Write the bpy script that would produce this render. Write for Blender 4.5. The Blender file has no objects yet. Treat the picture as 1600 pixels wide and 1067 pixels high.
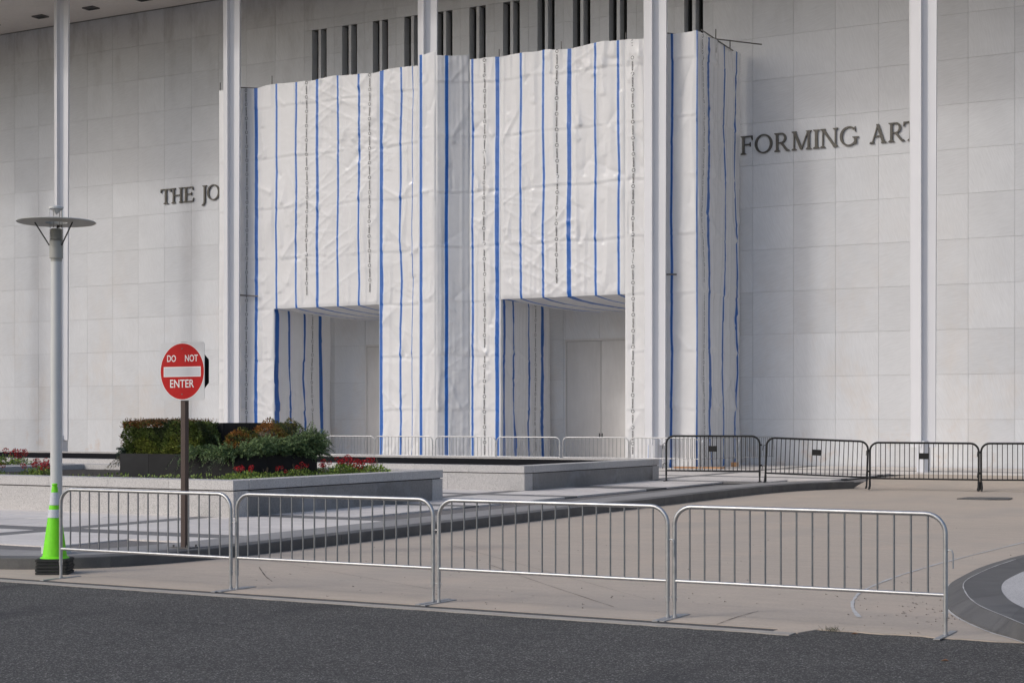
import bpy, math, random
import numpy as np
from mathutils import Vector, Matrix
random.seed(7)
R = math.radians
sc = bpy.context.scene
# ------------------------------------------------------------------ camera, world, sun, exposure
H = 1.9; F = 2500.0; HY = 656.0; YAW = R(29.07)
CY, SY = math.cos(YAW), math.sin(YAW)
cam_d = bpy.data.cameras.new('camera'); cam = bpy.data.objects.new('camera', cam_d)
sc.collection.objects.link(cam); sc.camera = cam
cam.location = (0, 0, H); cam.rotation_euler = (R(90), 0, YAW)
cam_d.sensor_width = 36; cam_d.lens = F/1600*36; cam_d.shift_y = (HY-533.5)/1600
cam_d.clip_end = 2000; cam_d.clip_start = .1
SUN = Vector((-.55, -.835, .72)).normalized()
w = bpy.data.worlds.new('World'); sc.world = w; w.use_nodes = True
nt = w.node_tree; bg = nt.nodes['Background']
sky = nt.nodes.new('ShaderNodeTexSky'); sky.sky_type = 'NISHITA'; sky.sun_disc = False
sky.sun_elevation = math.asin(SUN.z); sky.sun_rotation = math.atan2(SUN.x, SUN.y)
sky.air_density = 1.0; sky.dust_density = 3.6; sky.ozone_density = 2.3
nt.links.new(sky.outputs[0], bg.inputs[0]); bg.inputs[1].default_value = 0.125
sd = bpy.data.lights.new('sun', 'SUN'); sd.energy = 0.5; sd.angle = R(5); sd.color = (1, .985, .965)
so = bpy.data.objects.new('sun', sd); sc.collection.objects.link(so)
so.rotation_euler = SUN.to_track_quat('Z', 'Y').to_euler()
sc.view_settings.view_transform = 'Standard'; sc.view_settings.look = 'None'
sc.view_settings.exposure = 0.24; sc.view_settings.gamma = 1; sc.view_settings.use_curve_mapping = False

# ------------------------------------------------------------------ helpers
COL = sc.collection
def ground(px, py, z=0.0):
    Z = (H-z)*F/(py-HY); X = (px-800)/F*Z
    return (CY*X-SY*Z, SY*X+CY*Z)
def u_at(px, v):                       # x on the plane y = v seen at column px
    a = (px-800)/F
    return v*(CY*a-SY)/(SY*a+CY)
def v_on(px, u):                       # y on the plane x = u seen at column px
    a = (px-800)/F
    return u*(-SY*a-CY)/(SY-CY*a)
def z_at(px, py, v):
    a = (px-800)/F; Z = v/(SY*a+CY)
    return H+(HY-py)*Z/F
def gp(v):                              # height of the plaza paving
    return .15+.0018*(v-12)

class MB:
    def __init__(s): s.v = []; s.f = []; s.m = []; s.sm = []
    def add(s, vs, fs, m=0, smooth=False):
        b = len(s.v); s.v += [tuple(p) for p in vs]
        for f in fs: s.f.append(tuple(b+i for i in f)); s.m.append(m); s.sm.append(smooth)
    def box(s, x0, x1, y0, y1, z0, z1, m=0):
        s.add([(x0,y0,z0),(x1,y0,z0),(x1,y1,z0),(x0,y1,z0),(x0,y0,z1),(x1,y0,z1),(x1,y1,z1),(x0,y1,z1)],
              [(3,2,1,0),(4,5,6,7),(0,1,5,4),(1,2,6,5),(2,3,7,6),(3,0,4,7)], m)
    def prism(s, poly, z0, z1, m=0):
        n = len(poly)
        a = sum(poly[i][0]*poly[(i+1)%n][1]-poly[(i+1)%n][0]*poly[i][1] for i in range(n))
        if a < 0: poly = poly[::-1]
        s.add([(x,y,z0) for x,y in poly]+[(x,y,z1) for x,y in poly],
              [tuple(range(n))[::-1], tuple(range(n, 2*n))]+[(i,(i+1)%n,n+(i+1)%n,n+i) for i in range(n)], m)
    def tube(s, pts, r, n=8, m=0, cap=True):
        pts = [Vector(p) for p in pts]; k = len(pts)
        rr = r if isinstance(r, (list, tuple)) else [r]*k
        t0 = (pts[1]-pts[0]).normalized()
        up = Vector((0,0,1)) if abs(t0.z) < .9 else Vector((0,1,0))
        nrm = t0.cross(up).normalized(); vs = []
        for i, p in enumerate(pts):
            t = (pts[min(i+1,k-1)]-pts[max(i-1,0)]).normalized()
            nrm = (nrm-t*nrm.dot(t)).normalized(); b = t.cross(nrm)
            for j in range(n):
                a = 2*math.pi*j/n; vs.append(p+(nrm*math.cos(a)+b*math.sin(a))*rr[i])
        fs = [(i*n+j, i*n+(j+1)%n, (i+1)*n+(j+1)%n, (i+1)*n+j) for i in range(k-1) for j in range(n)]
        s.add(vs, fs, m, True)
        if cap:
            s.add(vs[:n], [tuple(range(n))[::-1]], m); s.add(vs[-n:], [tuple(range(n))], m)
    def lathe_sharp(s, prof, n=28, c=(0,0), m=0):
        for a, b in zip(prof, prof[1:]): s.lathe([a, b], n, c, m)
    def lathe(s, prof, n=24, c=(0,0), m=0):
        vs = [(c[0]+r*math.cos(2*math.pi*j/n), c[1]+r*math.sin(2*math.pi*j/n), z) for r, z in prof for j in range(n)]
        fs = [(i*n+j, i*n+(j+1)%n, (i+1)*n+(j+1)%n, (i+1)*n+j) for i in range(len(prof)-1) for j in range(n)]
        s.add(vs, fs, m, True)
    def mesh(s, name, mats):
        me = bpy.data.meshes.new(name); me.from_pydata(s.v, [], s.f)
        for mt in (mats if isinstance(mats, (list, tuple)) else [mats]): me.materials.append(mt)
        me.polygons.foreach_set('material_index', s.m); me.polygons.foreach_set('use_smooth', s.sm)
        me.update(); return me
    def build(s, name, mats, parent=None, loc=None, rz=0):
        return link(name, s.mesh(name, mats), parent, loc, rz)
def link(name, me, parent=None, loc=None, rz=0):
    o = bpy.data.objects.new(name, me); COL.objects.link(o)
    if parent: o.parent = parent
    if loc: o.location = loc
    o.rotation_euler.z = rz
    return o
def tag(o, label=None, cat=None, group=None, kind=None):
    if label: o['label'] = label
    if cat: o['category'] = cat
    if group: o['group'] = group
    if kind: o['kind'] = kind
    return o
def empty(name, loc=(0,0,0), rz=0):
    o = bpy.data.objects.new(name, None); COL.objects.link(o); o.location = loc; o.rotation_euler.z = rz
    o.empty_display_size = .2
    return o
def copy_tree(o, parent=None):
    c = o.copy(); COL.objects.link(c); c.parent = parent
    for ch in list(o.children): copy_tree(ch, c)
    return c
def structure(o): o['kind'] = 'structure'; return o

# ------------------------------------------------------------------ materials
def mat(name, col, rough=.6, metal=0, noise=None, bump=None, spec=None, vary=0, coords='Object', streak=None):
    """noise=(scale, amount, detail[, (sx,sy,sz)]) mottles the colour; bump=(scale, strength, dist)"""
    m = bpy.data.materials.new(name); m.use_nodes = True; t = m.node_tree; N = t.nodes; L = t.links
    b = N['Principled BSDF']; b.inputs['Roughness'].default_value = rough; b.inputs['Metallic'].default_value = metal
    if spec is not None: b.inputs['Specular IOR Level'].default_value = spec
    tc = N.new('ShaderNodeTexCoord'); src = tc.outputs[coords]
    oi = N.new('ShaderNodeObjectInfo')
    if vary:
        ad = N.new('ShaderNodeVectorMath'); ad.operation = 'ADD'
        mu = N.new('ShaderNodeMath'); mu.operation = 'MULTIPLY'; mu.inputs[1].default_value = 57
        L.new(oi.outputs['Random'], mu.inputs[0]); L.new(src, ad.inputs[0]); L.new(mu.outputs[0], ad.inputs[1]); src = ad.outputs[0]
    rgb = N.new('ShaderNodeRGB'); rgb.outputs[0].default_value = (*col, 1); out = rgb.outputs[0]
    def mulc(fac_socket, lo, hi):
        nonlocal out
        mr = N.new('ShaderNodeMapRange'); mr.inputs['From Min'].default_value = .25; mr.inputs['From Max'].default_value = .75
        mr.inputs['To Min'].default_value = lo; mr.inputs['To Max'].default_value = hi
        L.new(fac_socket, mr.inputs[0])
        mx = N.new('ShaderNodeVectorMath'); mx.operation = 'SCALE'; L.new(out, mx.inputs[0]); L.new(mr.outputs[0], mx.inputs['Scale']); out = mx.outputs[0]
    for nz in (noise or []):
        sc_, am, de = nz[:3]; s3 = nz[3] if len(nz) > 3 else (1,1,1)
        mp = N.new('ShaderNodeMapping'); mp.inputs['Scale'].default_value = s3; L.new(src, mp.inputs[0])
        n = N.new('ShaderNodeTexNoise'); n.inputs['Scale'].default_value = sc_; n.inputs['Detail'].default_value = de
        n.inputs['Roughness'].default_value = .6
        L.new(mp.outputs[0], n.inputs[0]); mulc(n.outputs[0], 1-am, 1+am)
    if vary:
        mr = N.new('ShaderNodeMapRange'); mr.inputs['To Min'].default_value = 1-vary; mr.inputs['To Max'].default_value = 1+vary
        L.new(oi.outputs['Random'], mr.inputs[0])
        mx = N.new('ShaderNodeVectorMath'); mx.operation = 'SCALE'; L.new(out, mx.inputs[0]); L.new(mr.outputs[0], mx.inputs['Scale']); out = mx.outputs[0]
    L.new(out, b.inputs['Base Color'])
    if bump:
        n = N.new('ShaderNodeTexNoise'); n.inputs['Scale'].default_value = bump[0]; n.inputs['Detail'].default_value = 4
        L.new(src, n.inputs[0]); bp = N.new('ShaderNodeBump'); bp.inputs['Strength'].default_value = bump[1]
        bp.inputs['Distance'].default_value = bump[2]; L.new(n.outputs[0], bp.inputs['Height']); L.new(bp.outputs[0], b.inputs['Normal'])
    m['src'] = 1
    return m
def speckle(m, scale, lo, hi, thr_lo=.0, thr_hi=1.0, amount=None, coords='Object'):
    """multiply base colour by a voronoi cell pattern: stone aggregate"""
    t = m.node_tree; N = t.nodes; L = t.links; b = N['Principled BSDF']
    old = b.inputs['Base Color'].links[0].from_socket
    tc = N.new('ShaderNodeTexCoord'); v = N.new('ShaderNodeTexVoronoi'); v.inputs['Scale'].default_value = scale
    L.new(tc.outputs[coords], v.inputs['Vector'])
    sp = N.new('ShaderNodeSeparateColor'); L.new(v.outputs['Color'], sp.inputs[0])
    mr = N.new('ShaderNodeMapRange'); mr.inputs['To Min'].default_value = lo; mr.inputs['To Max'].default_value = hi
    mr.inputs['From Min'].default_value = thr_lo; mr.inputs['From Max'].default_value = thr_hi
    L.new(sp.outputs[0], mr.inputs[0])
    mx = N.new('ShaderNodeVectorMath'); mx.operation = 'SCALE'; L.new(old, mx.inputs[0]); L.new(mr.outputs[0], mx.inputs['Scale'])
    L.new(mx.outputs[0], b.inputs['Base Color']); return m
def overlay(m, col, scale, lo, hi, s3=(1,1,1), coords='Object', amount=1.0, seed=0):
    """mix a second colour in where a noise is high: stains, dirt"""
    t = m.node_tree; N = t.nodes; L = t.links; b = N['Principled BSDF']
    old = b.inputs['Base Color'].links[0].from_socket
    tc = N.new('ShaderNodeTexCoord'); mp = N.new('ShaderNodeMapping'); mp.inputs['Scale'].default_value = s3
    mp.inputs['Location'].default_value = (seed, seed*1.7, 0)
    if coords == 'World':
        ge = N.new('ShaderNodeNewGeometry'); L.new(ge.outputs['Position'], mp.inputs[0])
    else: L.new(tc.outputs[coords], mp.inputs[0])
    n = N.new('ShaderNodeTexNoise'); n.inputs['Scale'].default_value = scale; n.inputs['Detail'].default_value = 5; L.new(mp.outputs[0], n.inputs[0])
    mr = N.new('ShaderNodeMapRange'); mr.inputs['From Min'].default_value = lo; mr.inputs['From Max'].default_value = hi
    mr.inputs['To Max'].default_value = amount; L.new(n.outputs[0], mr.inputs[0])
    mx = N.new('ShaderNodeMix'); mx.data_type = 'RGBA'; L.new(mr.outputs[0], mx.inputs[0]); L.new(old, mx.inputs[6])
    mx.inputs[7].default_value = (*col, 1); L.new(mx.outputs[2], b.inputs['Base Color'])
    return m, mr, mx, n

M = {}
M['asphalt'] = mat('asphalt', (.090,.087,.082), .9, noise=[(.35,.16,4),(2.2,.08,4,(.4,1.6,1)),(9,.12,5),(70,.25,4)], bump=(75,.9,.010), spec=.25)
speckle(M['asphalt'], 85, .85, 2.8, .74, 1.0)
speckle(M['asphalt'], 110, .7, 1.35)
overlay(M['asphalt'], (.035,.035,.037), .9, .60, .72, (1,.35,1), amount=.45)
M['drive'] = mat('driveway_concrete', (.50,.425,.345), .85, noise=[(.25,.05,4),(1.6,.07,5,(1,3.5,1)),(30,.10,5)], bump=(90,.3,.003))
overlay(M['drive'], (.41,.365,.315), .5, .48, .72, (1.2,.5,1), amount=.5)
overlay(M['drive'], (.58,.47,.37), .9, .55, .75, (1,.6,1), amount=.6, seed=9)
overlay(M['drive'], (.16,.14,.12), 5, .70, .76, (1,2.5,1), amount=.6, seed=3)
M['gutter'] = mat('gutter_concrete', (.40,.37,.33), .85, noise=[(3,.12,5),(40,.14,4)], bump=(90,.3,.003))
M['joint'] = mat('dark_joint', (.085,.082,.08), .9, noise=[(12,.4,3)])
M['pave'] = mat('granite_paver', (.68,.64,.60), .75, noise=[(.7,.06,3),(3,.07,4,(1,6,1)),(45,.08,3)], vary=.07)
M['pave_dark'] = mat('dark_granite_paver', (.19,.185,.18), .7, noise=[(2,.10,4),(45,.10,3)], vary=.06)
M['bed'] = mat('paving_bed', (.17,.16,.155), .9, noise=[(8,.2,3)])
M['border'] = mat('granite_border', (.30,.29,.28), .7, noise=[(2,.10,4),(60,.10,3)], vary=.06)
M['kerb'] = mat('kerb_granite', (.112,.110,.107), .6, noise=[(1.5,.18,4),(60,.12,3)], vary=.10, bump=(60,.2,.002))
overlay(M['kerb'], (.06,.06,.063), 2.5, .5, .68, amount=.5)
M['granite'] = mat('speckled_granite', (.50,.485,.47), .75, noise=[(1.2,.06,4),(20,.06,3)], vary=.04)
speckle(M['granite'], 95, 1.05, .62, .55, 1.0)
M['granite_shaded_stained'] = mat('speckled_granite_shaded_stained', (.26,.25,.24), .75, noise=[(1.0,.12,4),(20,.06,3)], vary=.04, spec=.25)  # planters' right sides: shade painted into a darker base, plus blotchy stains
speckle(M['granite_shaded_stained'], 95, 1.05, .7, .55, 1.0)
overlay(M['granite_shaded_stained'], (.40,.40,.42), .9, .55, .68, (1,1,1.3), amount=.5, coords='World')
M['cap'] = mat('granite_cap', (.52,.505,.49), .7, noise=[(1.2,.06,4)], vary=.05)
speckle(M['cap'], 110, 1.05, .62, .6, 1.0)
M['black_granite'] = mat('black_granite', (.020,.021,.023), .6, noise=[(2,.25,4),(80,.15,3)], vary=.12, spec=.2)
M['soil'] = mat('dark_soil', (.035,.028,.022), .95, noise=[(12,.4,4)], bump=(30,.6,.02))
M['black_water'] = mat('dark_basin_floor', (.022,.022,.023), 1.0, noise=[(3,.2,4)], spec=0)
M['marble'] = mat('marble', (.635,.65,.67), .55, noise=[(.9,.045,5)], vary=.05)
M['letter'] = mat('bronze_letter', (.085,.082,.075), .45, metal=.6, noise=[(6,.2,3)])
M['glass'] = mat('window_glass', (.012,.012,.012), .12)
M['soffit'] = mat('soffit_plaster', (.74,.69,.64), .85, noise=[(.5,.05,5),(6,.04,3)])
M['white_metal'] = mat('white_column_paint', (.66,.67,.70), .42, noise=[(.8,.03,3)])
M['dark_metal'] = mat('dark_metal', (.05,.05,.05), .5, metal=.4)
M['galv'] = mat('galvanised_steel', (.47,.48,.49), .40, metal=.85, noise=[(14,.14,4)], bump=(40,.12,.002), vary=.06)
M['galv_bar'] = mat('galvanised_bar', (.27,.28,.29), .45, metal=.8, noise=[(14,.14,4)])
M['galv_foot'] = mat('galvanised_plate', (.42,.43,.44), .5, metal=.7, noise=[(14,.14,4)])
M['black_paint'] = mat('black_powdercoat', (.016,.016,.016), .5, noise=[(20,.2,3)], spec=.3)
M['lamp_white'] = mat('lamp_white_paint', (.62,.63,.62), .4, noise=[(3,.05,4)])
M['lamp_disc'] = mat('lamp_disc_paint', (.40,.40,.37), .5, noise=[(5,.08,4)])
M['green'] = mat('lime_green_plastic', (.20,.80,.010), .5, noise=[(8,.08,4),(30,.06,3,(1,1,.2))])
overlay(M['green'], (.16,.38,.05), 7, .58, .75, (1,1,.5), amount=.5)
M['reflect'] = mat('reflective_collar', (.62,.64,.68), .35, noise=[(60,.12,3)])
M['rubber'] = mat('black_rubber', (.022,.024,.022), .7, noise=[(15,.3,4)])
M['sign_red'] = mat('sign_red', (.47,.008,.008), .6, noise=[(9,.07,3)], spec=.25)
M['sign_white'] = mat('sign_white', (.60,.61,.62), .45, noise=[(7,.05,3)])
M['sign_text'] = mat('sign_lettering', (.80,.80,.79), .5)
M['sign_bar'] = mat('sign_bar', (.58,.59,.61), .45)
M['post_brown'] = mat('brown_sign_post', (.075,.050,.043), .5, noise=[(8,.1,4)])
M['blue'] = mat('blue_printed_band', (.010,.105,.40), .38, noise=[(3,.15,3)])
M['blue_edge'] = mat('pale_blue_edge', (.55,.65,.84), .4)
M['ink'] = mat('black_print', (.02,.02,.025), .5)
M['ply'] = mat('plywood', (.50,.27,.13), .7, noise=[(5,.2,4,(1,5,1))])
M['doorboard'] = mat('door_board', (.60,.59,.58), .6, noise=[(.8,.06,4),(3,.04,4,(4,1,.5))], vary=.05)
M['seal'] = mat('joint_sealant', (.56,.55,.53), .8, noise=[(12,.15,4)])
M['plate'] = mat('cast_iron_cover', (.10,.10,.10), .6, metal=.3, noise=[(12,.2,4)])
M['pole_steel'] = mat('scaffold_tube', (.16,.155,.15), .5, metal=.5, noise=[(10,.2,4)])
M['stem'] = mat('woody_stem', (.12,.09,.06), .8)
# marble: veins in a direction that differs from panel to panel, dirt under the soffit, rust at the foot
def marble_nodes(m):
    t = m.node_tree; N = t.nodes; L = t.links; b = N['Principled BSDF']
    old = b.inputs['Base Color'].links[0].from_socket
    oi = N.new('ShaderNodeObjectInfo'); tc = N.new('ShaderNodeTexCoord')
    st = N.new('ShaderNodeMath'); st.operation = 'GREATER_THAN'; st.inputs[1].default_value = .55; L.new(oi.outputs['Random'], st.inputs[0])
    an = N.new('ShaderNodeMath'); an.operation = 'MULTIPLY_ADD'; an.inputs[1].default_value = 1.35; an.inputs[2].default_value = .12
    L.new(st.outputs[0], an.inputs[0])
    a2 = N.new('ShaderNodeMath'); a2.operation = 'MULTIPLY_ADD'; a2.inputs[1].default_value = .5; L.new(oi.outputs['Random'], a2.inputs[0]); L.new(an.outputs[0], a2.inputs[2])
    cb = N.new('ShaderNodeCombineXYZ'); L.new(a2.outputs[0], cb.inputs[1])
    mu = N.new('ShaderNodeMath'); mu.operation = 'MULTIPLY'; mu.inputs[1].default_value = 91; L.new(oi.outputs['Random'], mu.inputs[0])
    cl = N.new('ShaderNodeCombineXYZ'); L.new(mu.outputs[0], cl.inputs[0]); L.new(mu.outputs[0], cl.inputs[2])
    mp = N.new('ShaderNodeMapping'); L.new(tc.outputs['Object'], mp.inputs[0]); L.new(cb.outputs[0], mp.inputs['Rotation']); L.new(cl.outputs[0], mp.inputs['Location'])
    m2 = N.new('ShaderNodeMapping'); m2.inputs['Scale'].default_value = (1.2, 1, 12); L.new(mp.outputs[0], m2.inputs[0])
    n = N.new('ShaderNodeTexNoise'); n.inputs['Scale'].default_value = 2.0; n.inputs['Detail'].default_value = 5; n.inputs['Distortion'].default_value = .6; L.new(m2.outputs[0], n.inputs[0])
    mr = N.new('ShaderNodeMapRange'); mr.inputs['From Min'].default_value = .3; mr.inputs['From Max'].default_value = .7
    mr.inputs['To Min'].default_value = .94; mr.inputs['To Max'].default_value = 1.035; L.new(n.outputs[0], mr.inputs[0])
    mx = N.new('ShaderNodeVectorMath'); mx.operation = 'SCALE'; L.new(old, mx.inputs[0]); L.new(mr.outputs[0], mx.inputs['Scale'])
    L.new(mx.outputs[0], b.inputs['Base Color'])
    # dirt, world space, thicker high on the wall
    ge = N.new('ShaderNodeNewGeometry'); sp = N.new('ShaderNodeSeparateXYZ'); L.new(ge.outputs['Position'], sp.inputs[0])
    for (colr, sc_, s3, lo, hi, za, zb, amt) in (((.26,.25,.24), .9, (1,1,.30), .5, .74, 15.5, 20.8, .6), ((.52,.30,.14), 1.4, (1,1,.8), .55, .72, 2.1, .2, .55),
                                              ((.60,.50,.40), .5, (1,1,.6), .5, .68, 12., 3., .30)):
        m3 = N.new('ShaderNodeMapping'); m3.inputs['Scale'].default_value = s3; L.new(ge.outputs['Position'], m3.inputs[0])
        nn = N.new('ShaderNodeTexNoise'); nn.inputs['Scale'].default_value = sc_; nn.inputs['Detail'].default_value = 7; nn.inputs['Roughness'].default_value = .68; L.new(m3.outputs[0], nn.inputs[0])
        r1 = N.new('ShaderNodeMapRange'); r1.inputs['From Min'].default_value = lo; r1.inputs['From Max'].default_value = hi; L.new(nn.outputs[0], r1.inputs[0])
        r2 = N.new('ShaderNodeMapRange'); r2.inputs['From Min'].default_value = za; r2.inputs['From Max'].default_value = zb; r2.inputs['To Max'].default_value = amt; L.new(sp.outputs[2], r2.inputs[0])
        mm = N.new('ShaderNodeMath'); mm.operation = 'MULTIPLY'; L.new(r1.outputs[0], mm.inputs[0]); L.new(r2.outputs[0], mm.inputs[1])
        mi = N.new('ShaderNodeMix'); mi.data_type = 'RGBA'; L.new(mm.outputs[0], mi.inputs[0])
        L.new(b.inputs['Base Color'].links[0].from_socket, mi.inputs[6]); mi.inputs[7].default_value = (*colr, 1); L.new(mi.outputs[2], b.inputs['Base Color'])
marble_nodes(M['marble'])
# plastic sheeting: a little light passes through it; fine crinkle relief
def tarp_mat():
    m = mat('white_sheeting', (.86,.865,.875), .25, noise=[(.6,.03,3),(5,.025,4)], coords='Object'); t = m.node_tree; N = t.nodes; L = t.links; b = N['Principled BSDF']
    tc = N.new('ShaderNodeTexCoord')
    hs = []
    for scl, sx, k in ((3.2,(1,1,.35),1.0),(7,(1,1,1),.5),(22,(1,1,.8),.22)):
        mp = N.new('ShaderNodeMapping'); mp.inputs['Scale'].default_value = sx; mp.inputs['Rotation'].default_value = (0,.5*k,0); L.new(tc.outputs['Object'], mp.inputs[0])
        n = N.new('ShaderNodeTexNoise'); n.noise_type = 'RIDGED_MULTIFRACTAL'; n.inputs['Scale'].default_value = scl; n.inputs['Detail'].default_value = 2; L.new(mp.outputs[0], n.inputs[0])
        mu = N.new('ShaderNodeMath'); mu.operation = 'MULTIPLY'; mu.inputs[1].default_value = k; L.new(n.outputs[0], mu.inputs[0]); hs.append(mu.outputs[0])
    a = N.new('ShaderNodeMath'); L.new(hs[0], a.inputs[0]); L.new(hs[1], a.inputs[1]); a2 = N.new('ShaderNodeMath'); L.new(a.outputs[0], a2.inputs[0]); L.new(hs[2], a2.inputs[1])
    bp = N.new('ShaderNodeBump'); bp.inputs['Strength'].default_value = .4; bp.inputs['Distance'].default_value = .014; L.new(a2.outputs[0], bp.inputs['Height']); L.new(bp.outputs[0], b.inputs['Normal'])
    tr = N.new('ShaderNodeBsdfTranslucent'); tr.inputs[0].default_value = (.8,.8,.8,1); mx = N.new('ShaderNodeMixShader'); mx.inputs[0].default_value = .24
    out = [n for n in N if n.type == 'OUTPUT_MATERIAL'][0]; L.new(b.outputs[0], mx.inputs[1]); L.new(tr.outputs[0], mx.inputs[2]); L.new(mx.outputs[0], out.inputs[0])
    return m
M['tarp'] = tarp_mat()
overlay(M['blue'], (.16,.28,.66), 42, .60, .66, amount=.6)
def leaf_mat(name, rough=.55):
    m = bpy.data.materials.new(name); m.use_nodes = True; t = m.node_tree; N = t.nodes; L = t.links; b = N['Principled BSDF']
    a = N.new('ShaderNodeAttribute'); a.attribute_name = 'leafcol'; L.new(a.outputs['Color'], b.inputs['Base Color']); b.inputs['Roughness'].default_value = rough
    b.inputs['Specular IOR Level'].default_value = .3
    return m
M['leaf'] = leaf_mat('leaf')

# ------------------------------------------------------------------ numpy noise
_rng = np.random.RandomState(11); _T = _rng.rand(256, 256)
def vn(x, y, smooth=True):
    x = np.asarray(x, float); y = np.asarray(y, float); x, y = np.broadcast_arrays(x, y)
    xi = np.floor(x).astype(int); yi = np.floor(y).astype(int); fx = x-xi; fy = y-yi
    if smooth: fx = fx*fx*(3-2*fx); fy = fy*fy*(3-2*fy)
    g = lambda i, j: _T[(i) & 255, (j) & 255]
    return (g(xi,yi)*(1-fx)+g(xi+1,yi)*fx)*(1-fy)+(g(xi,yi+1)*(1-fx)+g(xi+1,yi+1)*fx)*fy
def ridge(n, p=3): return (1-np.abs(2*n-1))**p

# ------------------------------------------------------------------ ground: road, gutter, driveway
VR = 14.10      # line of the front barriers
g = MB(); g.box(-400, 400, -400, 500, -1.2, -.06); structure(g.build('ground', M['bed']))
m = MB()
def sheet(mb, x0, x1, y0, y1, z, nx, ny, mm=0):
    vs = [(x0+(x1-x0)*i/nx, y0+(y1-y0)*j/ny, z) for j in range(ny+1) for i in range(nx+1)]
    mb.add(vs, [(j*(nx+1)+i, j*(nx+1)+i+1, (j+1)*(nx+1)+i+1, (j+1)*(nx+1)+i) for j in range(ny) for i in range(nx)], mm)
m.box(-200, 200, -200, 13.62, -.05, 0); m.box(-4.95, 200, 13.62, 14.3, -.05, 0)
structure(m.build('road', M['asphalt']))
def ragged(u0, u1, v, amp, step=.06):
    n = max(2, int(abs(u1-u0)/step)); return [(u0+(u1-u0)*i/n, v+amp*(vn((u0+(u1-u0)*i/n)*7, v*3.3)-.5)*2+amp*.6*(random.random()-.5)) for i in range(n+1)]
# gutter strip with its edge to the asphalt a little ragged
m = MB(); top = [(-60, 13.74)]+[(-4.72, 13.74)]
edge = [(-60, 13.53)]+ragged(-24, -4.72, 13.53, .018)
poly = edge+[(-4.72,13.69),(-60,13.69)]
m.prism(poly, -.03, .008); structure(m.build('gutter', M['gutter']))
m = MB(); m.box(-60, -4.93, 13.69, 13.86, -.05, .0035); structure(m.build('gutter_joint', M['joint']))
# driveway slab
m = MB()
edge = [(-60,13.86),(-24,13.86)]+[(-4.93+.0,13.86),(-4.93,13.692)]+[(-4.70,13.692)]+ragged(-4.62, -2.6, 14.0, .025)+[(-2.6,14.15),(-1.0,14.4),(14,14.4),(60,14.4)]
poly = edge+[(60,48.0),(-60,48.0)]
m.prism(poly, -.05, .008); structure(m.build('driveway', M['drive']))
m = MB()      # the driveway rises to the level of the portico paving
A = (-13.25, 43.2, .2); us = [-13.25,-12.8,-12.3,-11.8,-11.4,-5,5,60]; vs_ = [43.2+.8*i for i in range(9)]
def rz_(u, v):
    t = (v-43.2)/6.4; base = .012+.206*t; k = max(0, min(1, (-11.4-u)/1.85))*min(1, (v-43.2)/1.6); return base*(1-k)+(.205+.013*t)*k
m.add([(u, v, rz_(u, v)) for v in vs_ for u in us], [(j*8+i, j*8+i+1, (j+1)*8+i+1, (j+1)*8+i) for j in range(8) for i in range(7)], 0, True)
structure(m.build('driveway_ramp', M['drive']))

# ------------------------------------------------------------------ plaza (raised paving), its kerb stones and slabs
KP = [(-60,14.35),(-30,14.35),(-18,14.35),(-16.5,14.4),(-15.6,14.56),(-14.95,14.9),(-14.55,15.35),(-14.3,15.95),(-14.15,16.8),(-14.07,18),(-14.1,21.2),(-14.2,27),(-14.27,32.3),(-14.33,37),(-14.25,39.5),(-13.95,41.3),(-13.2,43.2)]
def resample(P, step):
    P = [Vector((p[0],p[1],0)) for p in P]; out = [P[0]]; acc = 0
    for a, b in zip(P, P[1:]):
        L_ = (b-a).length; n = max(1, int(round(L_/step)))
        for i in range(1, n+1): out.append(a.lerp(b, i/n))
    return out
def catmull(P, n=6):
    out = []
    for i in range(len(P)-1):
        p0 = Vector(P[max(i-1,0)]); p1 = Vector(P[i]); p2 = Vector(P[i+1]); p3 = Vector(P[min(i+2,len(P)-1)])
        for k in range(n):
            t = k/n; out.append(.5*((2*p1)+(p2-p0)*t+(2*p0-5*p1+4*p2-p3)*t*t+(3*p1-p0-3*p2+p3)*t**3))
    out.append(Vector(P[-1])); return out
kp = KP[:2]+[tuple(p) for p in catmull([Vector(p) for p in KP[2:]], 5)]
kp = resample(kp, .3)
def offset(P, d):
    out = []
    for i, p in enumerate(P):
        t = (P[min(i+1,len(P)-1)]-P[max(i-1,0)]).normalized(); out.append(Vector((p.x-t.y*d, p.y+t.x*d, 0)))
    return out
k_in = offset(kp, .30); k_b = offset(kp, 1.12)
plaza = MB()
pp = [(p.x,p.y) for p in k_in]+[(-13.5,43.2),(-13.25,49.6),(60,49.6),(60,57),(-90,57),(-90,14.7)]
# plaza base in strips that follow its slight fall (one prism per band would be heavy: triangulated fan over a grid of quads)
plaza.prism(pp, -.05, .14)
plaza_o = structure(plaza.build('plaza', M['bed']))
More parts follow.
